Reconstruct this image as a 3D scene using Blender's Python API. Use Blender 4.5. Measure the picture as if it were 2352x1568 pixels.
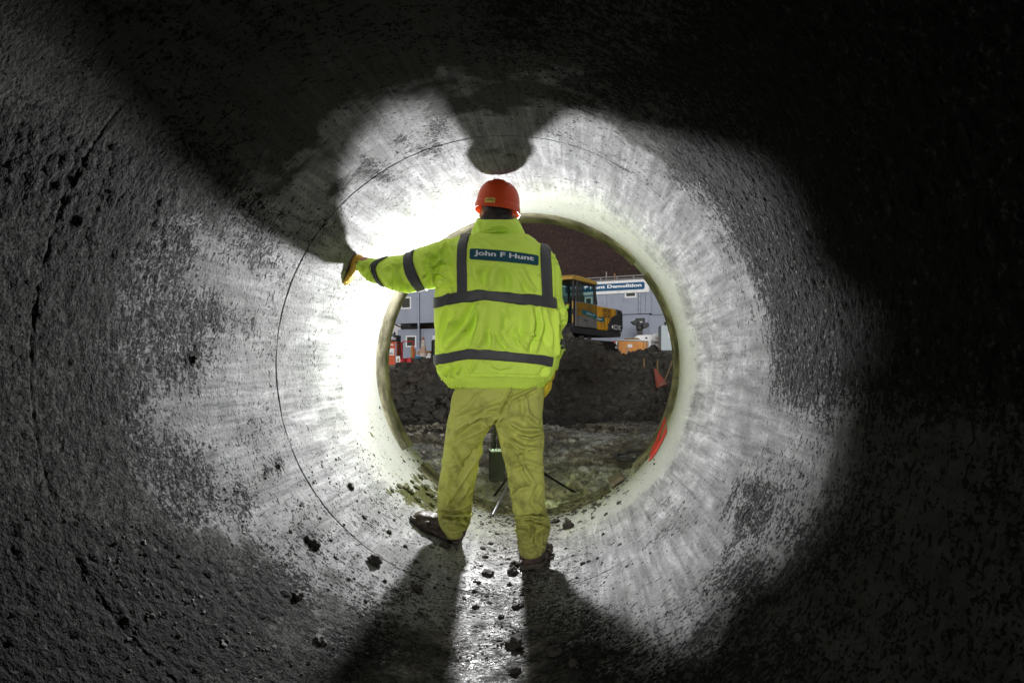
import bpy, bmesh, math, random
import numpy as np
from mathutils import Vector, Matrix
from mathutils.bvhtree import BVHTree

for o in list(bpy.data.objects):
    bpy.data.objects.remove(o)
SC = bpy.context.scene
COL = SC.collection

# ------------------------------------------------------------------ camera
cam_data = bpy.data.cameras.new('camera')
cam = bpy.data.objects.new('camera', cam_data)
COL.objects.link(cam)
cam.location = (0, 0, 0)
cam.rotation_euler = (math.radians(90), 0, 0)          # level, looking along the pipe (+Y)
cam_data.sensor_width = 36.0
cam_data.lens = 24.0
cam_data.shift_x = -139.0 / 2352
cam_data.shift_y = 54.0 / 2352
cam_data.clip_start = 0.02
cam_data.clip_end = 900
SC.camera = cam

# ------------------------------------------------------------------ sky, sun, exposure
SUN_EL = 1.0
world = bpy.data.worlds.new('World')
SC.world = world
world.use_nodes = True
wn = world.node_tree
wn.nodes.clear()
w_out = wn.nodes.new('ShaderNodeOutputWorld')
w_bg = wn.nodes.new('ShaderNodeBackground')
w_sky = wn.nodes.new('ShaderNodeTexSky')
w_sky.sky_type = 'NISHITA'
w_sky.sun_disc = False
w_sky.sun_elevation = math.radians(SUN_EL)
w_sky.sun_rotation = math.radians(183)
w_sky.air_density = 1.0
w_sky.dust_density = 3.0
w_hs = wn.nodes.new('ShaderNodeHueSaturation')          # grey overcast
w_hs.inputs['Saturation'].default_value = 0.22
w_bg.inputs['Strength'].default_value = 0.15
wn.links.new(w_sky.outputs[0], w_hs.inputs['Color'])
wn.links.new(w_hs.outputs[0], w_bg.inputs[0])
wn.links.new(w_bg.outputs[0], w_out.inputs[0])

sun_d = bpy.data.lights.new('sun', 'SUN')
sun_d.energy = 1.45
sun_d.angle = math.radians(10)
sun_d.color = (1.0, 0.985, 0.955)
sun = bpy.data.objects.new('sun', sun_d)
sun.rotation_euler = (math.radians(90 - SUN_EL), 0, math.radians(-3.0))
COL.objects.link(sun)

SC.view_settings.view_transform = 'Standard'
SC.view_settings.look = 'None'
SC.view_settings.gamma = 1.0
SC.view_settings.use_curve_mapping = False
SC.view_settings.exposure = 0.85
FLASH_W = 35.0
BEAM_W = 24.0

# ------------------------------------------------------------------ helpers
F = 1568.0
def P(u, v, d):
    """point of the place at distance d that the photograph shows at (u, v)"""
    return Vector(((u - 1315.0) / F * d, d, (838.0 - v) / F * d))

AX, RP = -0.279, 0.95            # pipe axis x and inner radius
Y_END = 4.50
def on_pipe(u, v, r=RP):
    a, b = (u - 1315.0) / F, (838.0 - v) / F
    A = a * a + b * b; B = -2 * a * AX; Cc = AX * AX - r * r
    t = (-B + math.sqrt(B * B - 4 * A * Cc)) / (2 * A)
    p = Vector((a * t, t, b * t))
    n = Vector((AX - p.x, 0, -p.z)).normalized()
    return p, n

# vectorised gradient noise -------------------------------------------------
_rs = np.random.RandomState(7)
_perm = np.concatenate([_rs.permutation(256)] * 3)
_grad = _rs.normal(size=(256, 3)); _grad /= np.linalg.norm(_grad, axis=1)[:, None]
def pnoise(p):
    p = np.asarray(p, dtype=np.float64)
    i = np.floor(p).astype(np.int64); f = p - i; i &= 255
    w = f * f * f * (f * (f * 6 - 15) + 10)
    out = 0
    for dx in (0, 1):
        wx = w[:, 0] if dx else 1 - w[:, 0]
        for dy in (0, 1):
            wy = w[:, 1] if dy else 1 - w[:, 1]
            for dz in (0, 1):
                wz = w[:, 2] if dz else 1 - w[:, 2]
                h = _perm[_perm[_perm[(i[:, 0] + dx) & 255] + ((i[:, 1] + dy) & 255)] + ((i[:, 2] + dz) & 255)]
                g = _grad[h]
                out = out + wx * wy * wz * ((f[:, 0] - dx) * g[:, 0] + (f[:, 1] - dy) * g[:, 1] + (f[:, 2] - dz) * g[:, 2])
    return out * 1.5
def fbm(p, octs=4, gain=0.5, lac=2.03):
    p = np.asarray(p, dtype=np.float64); a = 1.0; s = 0
    for k in range(octs):
        s = s + a * pnoise(p + 13.7 * k); p = p * lac; a *= gain
    return s
def sstep(a, b, x):
    t = np.clip((np.asarray(x, dtype=float) - a) / (b - a), 0, 1)
    return t * t * (3 - 2 * t)

# objects -------------------------------------------------------------------
ROOT = {}
def thing(name, label, cat, loc=(0, 0, 0), group=None):
    o = bpy.data.objects.new(name, None)
    o.empty_display_size = 0.1
    o.location = loc
    COL.objects.link(o)
    o['label'] = label; o['category'] = cat
    if group: o['group'] = group
    ROOT[o.name] = Vector(loc)
    return o
def tag(o, label, cat, group=None):
    o['label'] = label; o['category'] = cat
    if group: o['group'] = group
    return o
def wloc(o):
    l = Vector((0, 0, 0))
    while o is not None:
        l += o.location; o = o.parent
    return l
def link_mesh(name, me, parent=None, loc=None):
    o = bpy.data.objects.new(name, me)
    if parent is not None:
        o.parent = parent
    if loc is not None:
        o.location = loc
    COL.objects.link(o)
    return o
def shade(me, angle=None):
    me.polygons.foreach_set('use_smooth', [True] * len(me.polygons))
    if angle is not None:
        me.set_sharp_from_angle(angle=math.radians(angle))
def np_mesh(name, verts, faces, mat=None, parent=None, smooth=True, sharp=None, base=None):
    """verts in world space; the mesh is stored relative to its parents (or to base)"""
    off = np.array(wloc(parent)) if parent is not None else np.array(base if base is not None else (0, 0, 0))
    me = bpy.data.meshes.new(name)
    V = np.asarray(verts, dtype=float) - off
    me.from_pydata(V.tolist(), [], faces if isinstance(faces, list) else faces.tolist())
    me.update()
    if mat is not None: me.materials.append(mat)
    if smooth: shade(me, sharp)
    return link_mesh(name, me, parent, None if parent is not None else (Vector(base) if base is not None else None))

class MB:
    """collects shapes in world space, links them as one mesh object"""
    def __init__(s, M=None):
        s.v = []; s.f = []; s.M = M
    def add(s, vs, fs):
        n = len(s.v)
        for p in vs:
            p = Vector(p)
            s.v.append(s.M @ p if s.M is not None else p)
        s.f += [[i + n for i in f] for f in fs]
        return s
    def box(s, lo, hi, M=None):
        x0, y0, z0 = lo; x1, y1, z1 = hi
        vs = [Vector(p) for p in ((x0,y0,z0),(x1,y0,z0),(x1,y1,z0),(x0,y1,z0),(x0,y0,z1),(x1,y0,z1),(x1,y1,z1),(x0,y1,z1))]
        if M is not None: vs = [M @ p for p in vs]
        return s.add(vs, [(0,3,2,1),(4,5,6,7),(0,1,5,4),(1,2,6,5),(2,3,7,6),(3,0,4,7)])
    def bar(s, p0, p1, r0, r1=None, n=8, cap=True):
        p0, p1 = Vector(p0), Vector(p1); r1 = r0 if r1 is None else r1
        d = (p1 - p0).normalized()
        a = d.orthogonal().normalized(); b = d.cross(a)
        vs = []
        for p, r in ((p0, r0), (p1, r1)):
            for k in range(n):
                t = 2 * math.pi * k / n
                vs.append(p + (a * math.cos(t) + b * math.sin(t)) * r)
        fs = [(k, (k + 1) % n, n + (k + 1) % n, n + k) for k in range(n)]
        if cap: fs += [tuple(range(n - 1, -1, -1)), tuple(range(n, 2 * n))]
        return s.add(vs, fs)
    def tube(s, pts, r, n=8):
        pts = [Vector(p) for p in pts]; vs = []; m = len(pts)
        prev = None
        for i, p in enumerate(pts):
            d = (pts[min(i + 1, m - 1)] - pts[max(i - 1, 0)]).normalized()
            a = d.orthogonal().normalized() if prev is None else (prev - d * prev.dot(d)).normalized()
            prev = a; b = d.cross(a)
            rr = r[i] if isinstance(r, (list, tuple)) else r
            for k in range(n):
                t = 2 * math.pi * k / n
                vs.append(p + (a * math.cos(t) + b * math.sin(t)) * rr)
        fs = [(i * n + k, i * n + (k + 1) % n, (i + 1) * n + (k + 1) % n, (i + 1) * n + k) for i in range(m - 1) for k in range(n)]
        fs += [tuple(range(n - 1, -1, -1)), tuple(range((m - 1) * n, m * n))]
        return s.add(vs, fs)
    def prism(s, poly, fn0, fn1):
        """poly of 2-D points, two functions giving the near and the far face"""
        n = len(poly)
        vs = [fn0(*p) for p in poly] + [fn1(*p) for p in poly]
        return s.add(vs, [tuple(range(n)), tuple(range(2 * n - 1, n - 1, -1))] + [(k, n + k, n + (k + 1) % n, (k + 1) % n) for k in range(n)])
    def lathe(s, prof, c, axis=(0, 0, 1), n=20, sx=1, sy=1):
        c = Vector(c); ax = Vector(axis).normalized(); a = ax.orthogonal().normalized(); b = ax.cross(a); m = len(prof)
        vs = [c + ax * h + (a * math.cos(2*math.pi*k/n) * sx + b * math.sin(2*math.pi*k/n) * sy) * r for (r, h) in prof for k in range(n)]
        fs = [(i*n+k, i*n+(k+1)%n, (i+1)*n+(k+1)%n, (i+1)*n+k) for i in range(m-1) for k in range(n)]
        fs += [tuple(range(n-1,-1,-1)), tuple(range((m-1)*n, m*n))]
        return s.add(vs, fs)
    def loft(s, rings, caps=True):
        n = len(rings[0]); m = len(rings); vs = [p for r in rings for p in r]
        fs = [(i*n+k, i*n+(k+1)%n, (i+1)*n+(k+1)%n, (i+1)*n+k) for i in range(m-1) for k in range(n)]
        if caps: fs += [tuple(range(n-1,-1,-1)), tuple(range((m-1)*n, m*n))]
        return s.add(vs, fs)
    def build(s, name, mat, parent=None, smooth=None, bevel=0, base=None):
        off = wloc(parent) if parent is not None else (Vector(base) if base is not None else Vector((0,0,0)))
        me = bpy.data.meshes.new(name)
        me.from_pydata([tuple(p - off) for p in s.v], [], s.f)
        bm = bmesh.new(); bm.from_mesh(me); bmesh.ops.recalc_face_normals(bm, faces=bm.faces); bm.to_mesh(me); bm.free()
        me.materials.append(mat)
        if smooth is not None: shade(me, smooth)
        o = link_mesh(name, me, parent, None if parent is not None else off)
        if bevel:
            b = o.modifiers.new('bevel', 'BEVEL'); b.width = bevel; b.segments = 2; b.limit_method = 'ANGLE'; b.angle_limit = math.radians(40)
        return o

def remesh(parts, voxel, smooth_it=4, factor=0.5):
    """joins overlapping closed shapes (an MB) into one continuous surface, returns verts and quads"""
    me = bpy.data.meshes.new('tmp')
    me.from_pydata([tuple(p) for p in parts.v], [], parts.f)
    bm = bmesh.new(); bm.from_mesh(me); bmesh.ops.recalc_face_normals(bm, faces=bm.faces); bm.to_mesh(me); bm.free()
    o = bpy.data.objects.new('tmp', me); COL.objects.link(o)
    r = o.modifiers.new('r', 'REMESH'); r.mode = 'VOXEL'; r.voxel_size = voxel; r.adaptivity = 0
    if smooth_it:
        s = o.modifiers.new('s', 'SMOOTH'); s.iterations = smooth_it; s.factor = factor
    dg = bpy.context.evaluated_depsgraph_get(); dg.update()
    ev = o.evaluated_get(dg); m2 = ev.to_mesh()
    n = len(m2.vertices); V = np.empty(n * 3); m2.vertices.foreach_get('co', V); V = V.reshape(-1, 3)
    N = np.empty(n * 3); m2.vertices.foreach_get('normal', N); N = N.reshape(-1, 3)
    Fc = [list(p.vertices) for p in m2.polygons]
    ev.to_mesh_clear()
    bpy.data.objects.remove(o); bpy.data.meshes.remove(me)
    return V, N, Fc

def text_mesh(body, bold=0.0, res=4):
    cu = bpy.data.curves.new('t', 'FONT'); cu.body = body; cu.size = 1.0; cu.offset = bold; cu.resolution_u = res
    o = bpy.data.objects.new('t', cu); COL.objects.link(o)
    dg = bpy.context.evaluated_depsgraph_get(); dg.update()
    ev = o.evaluated_get(dg); me = ev.to_mesh()
    vs = np.array([tuple(v.co) for v in me.vertices]); fs = [list(p.vertices) for p in me.polygons]
    ev.to_mesh_clear(); bpy.data.objects.remove(o); bpy.data.curves.remove(cu)
    vs = vs[:, :2]; lo, hi = vs.min(0), vs.max(0)
    return (vs - lo) / (hi - lo), fs          # normalised to 0..1 both ways
def text_obj(name, body, fn, mat, parent, bold=0.02):
    """flat lettering laid out by fn(s, t) with s, t in 0..1"""
    vs, fs = text_mesh(body, bold)
    return np_mesh(name, [tuple(fn(a, b)) for a, b in vs], fs, mat, parent, smooth=False)

# materials -----------------------------------------------------------------
class NT:
    def __init__(s, name):
        s.m = bpy.data.materials.new(name); s.m.use_nodes = True
        s.t = s.m.node_tree; s.t.nodes.clear()
        s.out = s.t.nodes.new('ShaderNodeOutputMaterial')
    def n(s, typ, **kw):
        nd = s.t.nodes.new('ShaderNode' + typ)
        for k, v in kw.items():
            if k == 'ins':
                for a, b in v.items():
                    if hasattr(b, 'is_output'): s.t.links.new(b, nd.inputs[a])
                    else: nd.inputs[a].default_value = b
            else: setattr(nd, k, v)
        return nd
    def coord(s, scale=(1, 1, 1), kind='Object'):
        tc = s.n('TexCoord'); mp = s.n('Mapping', ins={'Vector': tc.outputs[kind], 'Scale': scale})
        return mp.outputs[0]
    def noise(s, vec, scale, detail=5, rough=0.55, dist=0.0):
        return s.n('TexNoise', ins={'Vector': vec, 'Scale': scale, 'Detail': detail, 'Roughness': rough, 'Distortion': dist}).outputs['Fac']
    def ramp(s, fac, stops, interp='LINEAR'):
        r = s.n('ValToRGB', ins={'Fac': fac}); r.color_ramp.interpolation = interp
        e = r.color_ramp.elements
        while len(e) < len(stops): e.new(0.5)
        for k, (p, c) in enumerate(stops):
            e[k].position = p
            e[k].color = (c, c, c, 1) if not isinstance(c, (tuple, list)) else (*c, 1)
        return r.outputs[0]
    def math(s, op, a, b=0.0, c=0.0, clamp=False):
        nd = s.n('Math', operation=op, use_clamp=clamp)
        for k, x in enumerate((a, b, c)):
            if hasattr(x, 'is_output'): s.t.links.new(x, nd.inputs[k])
            else: nd.inputs[k].default_value = x
        return nd.outputs[0]
    def mix(s, fac, a, b, blend='MIX'):
        nd = s.n('MixRGB', blend_type=blend)
        for k, x in (('Fac', fac), ('Color1', a), ('Color2', b)):
            if hasattr(x, 'is_output'): s.t.links.new(x, nd.inputs[k])
            else: nd.inputs[k].default_value = (*x, 1) if isinstance(x, (tuple, list)) and len(x) == 3 else x
        return nd.outputs[0]
    def attr(s, name):
        return s.n('Attribute', attribute_name=name).outputs['Fac']
    def bump(s, h, strength=0.5, dist=0.01, normal=None):
        ins = {'Height': h, 'Strength': strength, 'Distance': dist}
        if normal is not None: ins['Normal'] = normal
        return s.n('Bump', ins=ins).outputs[0]
    def bsdf(s, color, rough=0.6, metal=0.0, normal=None, spec=0.5, **extra):
        ins = {'Base Color': (*color, 1) if isinstance(color, (tuple, list)) else color, 'Roughness': rough, 'Metallic': metal, 'Specular IOR Level': spec}
        if normal is not None: ins['Normal'] = normal
        ins.update(extra)
        return s.n('BsdfPrincipled', ins=ins).outputs[0]
    def done(s, sh):
        s.t.links.new(sh, s.out.inputs['Surface']); return s.m

def simple(name, color, rough=0.5, metal=0.0, var=0.25, scale=6.0, dirt=0.0, dirt_col=(0.06, 0.05, 0.04), bump=0.0, spec=0.18):
    """paint, plastic, metal: a base colour with grain and wear"""
    t = NT(name); c = t.coord()
    f = t.noise(c, scale, 6, 0.6)
    lo = tuple(x * (1 - var) for x in color); hi = tuple(min(1, x * (1 + var * 0.6)) for x in color)
    col = t.ramp(f, [(0.3, lo), (0.7, hi)])
    if dirt:
        g = t.noise(c, scale * 0.6, 8, 0.7)
        m = t.ramp(g, [(0.62 - 0.35 * dirt, 0.0), (0.78 - 0.3 * dirt, 0.85)])
        col = t.mix(m, col, dirt_col)
    rr = t.math('ADD', t.math('MULTIPLY', f, 0.25), rough - 0.12)
    nm = t.bump(t.noise(c, scale * 12, 3), bump, 0.004) if bump else None
    return t.done(t.bsdf(col, rr, metal, nm, spec))

# ------------------------------------------------------------------ materials of the setting
def mat_concrete():
    t = NT('cast_concrete')
    c = t.coord(); st = t.coord((9, 0.7, 9)); st2 = t.coord((1, 0.22, 1))
    dirt, moss, wet, band, near_shade = t.attr('dirt'), t.attr('moss'), t.attr('wet'), t.attr('band'), t.attr('film')  # 'film' holds the painted shade towards the near end
    fine = t.noise(c, 95, 4, 0.6); mid = t.noise(c, 26, 5, 0.62); big = t.noise(c, 4.5, 7, 0.6)
    streak = t.noise(st, 3.0, 6, 0.6); pits = t.noise(t.coord((1, 1.5, 1)), 38, 2, 0.5)
    speck = t.noise(t.coord((1, 0.5, 1)), 150, 3, 0.6)
    # pale laitance with streaks along the pipe
    streak2 = t.noise(t.coord((24, 1.1, 24)), 3.0, 5, 0.65)
    s = t.math('ADD', t.math('MULTIPLY', streak, 0.40), t.math('MULTIPLY', fine, 0.30))
    s = t.math('ADD', s, t.math('MULTIPLY', streak2, 0.30))
    clean = t.ramp(s, [(0.37, (0.07, 0.07, 0.072)), (0.48, (0.20, 0.20, 0.203)), (0.57, (0.29, 0.29, 0.292)), (0.66, (0.43, 0.43, 0.43))])
    sw = t.math('ADD', t.math('MULTIPLY', t.noise(t.coord((4.2, 0.9, 4.2)), 3.0, 6, 0.66, 0.5), 0.6), t.math('MULTIPLY', t.noise(c, 6.5, 6, 0.65), 0.4))
    scr = t.ramp(sw, [(0.41, 0.74), (0.50, 1.0), (0.58, 1.34)])
    clean = t.mix(1.0, clean, scr, 'MULTIPLY')
    smooth = t.ramp(fine, [(0.3, (0.235, 0.235, 0.228)), (0.7, (0.29, 0.29, 0.28))])
    clean = t.mix(band, clean, smooth)
    # grey film: fine grain that thins out where the form left the surface smooth
    film = t.math('ADD', t.math('MULTIPLY', mid, 0.9), t.math('MULTIPLY', t.noise(st2, 9, 6, 0.6), 0.9))
    film = t.math('ADD', film, t.math('MULTIPLY', dirt, 0.5))
    filmm = t.ramp(t.math('MULTIPLY', film, 0.6), [(0.52, 0.0), (0.72, 0.62)])
    filmm = t.math('MULTIPLY', filmm, t.math('SUBTRACT', 1.0, t.math('MULTIPLY', band, 0.85)))
    col = t.mix(filmm, clean, (0.13, 0.13, 0.125))
    # shade painted into the colour, deepening towards the camera like a vignette
    dk = t.ramp(t.math('ADD', near_shade, t.math('MULTIPLY', t.math('SUBTRACT', big, 0.5), 0.9)), [(0.25, 0.0), (0.8, 0.86)])
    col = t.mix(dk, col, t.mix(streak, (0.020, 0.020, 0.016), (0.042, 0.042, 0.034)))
    # caked dirt
    d = t.math('ADD', dirt, t.math('MULTIPLY', t.math('SUBTRACT', mid, 0.5), 1.1))
    d = t.math('ADD', d, t.math('MULTIPLY', t.math('SUBTRACT', big, 0.5), 0.7))
    d = t.math('ADD', d, t.math('MULTIPLY', t.math('SUBTRACT', speck, 0.5), 1.5))
    d = t.math('ADD', d, t.math('MULTIPLY', t.math('SUBTRACT', t.noise(c, 66, 3, 0.55), 0.5), 1.3))
    dm = t.ramp(d, [(0.45, 0.0), (0.56, 1.0)])
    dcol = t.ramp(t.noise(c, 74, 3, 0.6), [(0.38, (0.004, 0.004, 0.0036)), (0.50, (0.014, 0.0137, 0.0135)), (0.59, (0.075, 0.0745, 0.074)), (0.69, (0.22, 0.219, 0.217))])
    dcol = t.mix(t.math('MULTIPLY', dk, 0.9), dcol, (0.010, 0.010, 0.0088))  # the painted shade darkens the dirt colour too
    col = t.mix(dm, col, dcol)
    # black pits and runs
    pt = t.math('ADD', pits, t.math('MULTIPLY', dirt, 0.29))
    pm = t.ramp(pt, [(0.72, 0.0), (0.745, 0.95)])
    col = t.mix(pm, col, (0.012, 0.012, 0.011))
    # moss
    mm = t.math('ADD', moss, t.math('MULTIPLY', t.math('SUBTRACT', mid, 0.5), 1.8))
    mm = t.ramp(mm, [(0.45, 0.0), (0.62, 1.0)])
    col = t.mix(mm, col, t.ramp(fine, [(0.3, (0.02, 0.022, 0.006)), (0.7, (0.085, 0.085, 0.03))]))
    # wet invert
    wm = t.math('MULTIPLY', wet, t.ramp(t.noise(c, 9, 6, 0.65), [(0.40, 0.15), (0.62, 1.0)]))
    col = t.mix(t.math('MULTIPLY', wm, 0.6), col, (0.10, 0.082, 0.058))
    rough = t.math('SUBTRACT', 0.86, t.math('MULTIPLY', wm, 0.62), clamp=True)
    h = t.math('ADD', t.math('MULTIPLY', fine, 0.25), t.math('MULTIPLY', t.math('MULTIPLY', dm, t.math('ADD', t.noise(c, 68, 3, 0.6), t.math('MULTIPLY', t.noise(c, 26, 2, 0.5), 0.8))), t.math('SUBTRACT', 1.5, t.math('MULTIPLY', near_shade, 0.9))))
    h = t.math('ADD', h, t.math('MULTIPLY', streak, 0.12))
    h = t.math('SUBTRACT', h, t.math('MULTIPLY', pm, 0.5))
    nm = t.bump(h, 1.0, 0.020)
    return t.done(t.bsdf(col, rough, 0, nm, t.math('MULTIPLY_ADD', wm, 0.5, 0.06)))

def mat_soil(name, lo, hi, pale, pale_at, rough=0.85, wet=0.0, scale=1.0, red=0.0):
    t = NT(name); c = t.coord()
    a = t.noise(c, 9 * scale, 10, 0.7); b = t.noise(c, 1.1 * scale, 6, 0.6); f = t.noise(c, 60 * scale, 5, 0.7)
    col = t.ramp(t.math('ADD', t.math('MULTIPLY', a, 0.6), t.math('MULTIPLY', f, 0.4)), [(0.34, lo), (0.66, hi)])
    if red:
        col = t.mix(t.math('MULTIPLY', t.ramp(t.noise(c, 0.9, 5, 0.6), [(0.52, 0.0), (0.66, 1.0)]), red), col, (0.06, 0.026, 0.014))
    pm = t.ramp(t.math('ADD', t.math('MULTIPLY', b, 0.65), t.math('MULTIPLY', a, 0.35)), [(pale_at, 0.0), (pale_at + 0.07, 1.0)])
    pm = t.math('MULTIPLY', pm, t.ramp(f, [(0.36, 0.1), (0.56, 1.0)]))
    col = t.mix(pm, col, pale)
    wm = t.ramp(t.noise(c, 2.2 * scale, 5, 0.6), [(0.42, 0.0), (0.62, 1.0)])
    rr = t.math('SUBTRACT', rough, t.math('MULTIPLY', wm, wet), clamp=True)
    sp = t.attr('spill')
    col = t.mix(t.ramp(t.math('ADD', sp, t.math('MULTIPLY', t.math('SUBTRACT', a, 0.5), 1.6)), [(0.42, 0.0), (0.6, 1.0)]), col, t.ramp(f, [(0.35, (0.012, 0.011, 0.009)), (0.65, (0.075, 0.07, 0.06))]))
    nm = t.bump(t.math('ADD', a, t.math('MULTIPLY', f, 0.35)), 0.9, 0.03 / scale)
    return t.done(t.bsdf(col, rr, 0, nm, 0.45))

M_CONC = mat_concrete()
M_MUD = mat_soil('site_mud', (0.045, 0.040, 0.028), (0.50, 0.455, 0.345), (0.80, 0.79, 0.74), 0.49, 0.8, 0.5, 1.0, 0.5)
M_SOIL = mat_soil('dark_spoil', (0.012, 0.0108, 0.0085), (0.100, 0.092, 0.078), (0.15, 0.145, 0.13), 0.66, 0.9, 0.2, 1.0, 0.35)
M_CLOD = mat_soil('wet_clod', (0.010, 0.008, 0.006), (0.045, 0.036, 0.027), (0.11, 0.095, 0.07), 0.60, 0.85, 0.2, 8.0)
M_MOSSC = mat_soil('mossy_clod', (0.02, 0.022, 0.006), (0.09, 0.085, 0.03), (0.12, 0.10, 0.06), 0.6, 0.85, 0.1, 8.0)
M_COLLAR = simple('collar_film', (0.20, 0.18, 0.13), 0.75, 0, 0.5, 9, 0.6, (0.035, 0.032, 0.015), 0.5)
M_RED_SPRAY = simple('red_spray', (0.50, 0.045, 0.035), 0.6, 0, 0.3, 20)

# ------------------------------------------------------------------ concrete pipe
pipe = thing('concrete_pipe', 'large stained concrete pipe seen from inside, running out to the building site', 'pipe', (AX, 0, -RP - 0.13))
RO = RP + 0.13
# real stains: centre in the photograph, radius, strength
STAIN = [(1830, 690, 95, .34), (1840, 880, 80, .22), (1760, 560, 70, .30), (1660, 440, 80, .30), (1560, 370, 60, .28),
         (1720, 1130, 60, .42), (1690, 1190, 45, .40), (1560, 1215, 55, .34), (1620, 1330, 60, .20), (1720, 1330, 70, .34), (1860, 1250, 90, .25),
         (1760, 90, 120, .40), (1900, 330, 130, .35), (1980, 560, 130, .35), (1420, 210, 90, .28), (1560, 150, 90, .25), (1300, 260, 60, .15), (2180, 700, 200, .25),
         (1010, 290, 26, .42), (850, 375, 26, .46), (888, 405, 20, .42), (920, 318, 22, .36), (1000, 345, 20, .40), (965, 350, 16, .3), (1150, 45, 110, .25),
         (700, 560, 60, .12), (600, 600, 60, .30), (600, 520, 60, .25), (540, 460, 70, .2), (500, 720, 70, .25),
         (780, 690, 70, .06), (760, 480, 60, .1), (900, 470, 50, .08), (590, 760, 60, .15), (700, 830, 50, .1),
         (640, 1070, 22, .5), (555, 1150, 50, .30), (600, 1010, 60, .15), (715, 1240, 26, .45), (660, 1360, 60, .35), (560, 1380, 90, .2), (760, 1200, 60, .12),
         (680, 1150, 40, .22), (850, 1200, 50, .18), (900, 1150, 40, .1), (930, 1330, 60, .15), (860, 1430, 100, .22), (440, 820, 26, .5),
         (1130, 1400, 70, .14), (1180, 1500, 120, .28), (1330, 1450, 120, .15), (1300, 1320, 60, .1), (170, 300, 120, .1)]
CLEAN = [(480, 950, 50, .35), (380, 960, 60, .25), (560, 650, 40, .3), (470, 640, 40, .22), (690, 1100, 60, .25), (620, 1180, 40, .2),
         (1570, 1280, 80, .35), (1640, 1020, 70, .2), (1790, 980, 60, .15), (1950, 260, 60, .3), (1900, 180, 50, .25), (2000, 420, 45, .3), (1740, 330, 60, .2),
         (650, 250, 80, .1), (60, 520, 50, .2), (80, 100, 80, .25), (220, 1430, 60, .25), (650, 1450, 40, .2), (130, 1250, 60, .2)]
MOSS = [(931, 1127, 17, .95), (895, 1127, 13, .6), (960, 1095, 14, .6), (975, 1125, 16, .75), (945, 1150, 16, .6), (853, 997, 7, .75), (905, 1085, 9, .4), (878, 1040, 8, .4), (985, 1160, 20, .7), (805, 915, 7, .35), (1000, 1140, 26, .6)]
def uv_of(x, y, z):
    yy = np.maximum(y, 0.35)
    return 1315 + F * x / yy, 838 - F * z / yy
def blobs(u, v, lst, w):
    s = np.zeros_like(u)
    for (a, b, r, k) in lst:
        s += k * np.exp(-(((u - a) ** 2 + (v - b) ** 2) / (r * r)) * w)
    return s

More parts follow.
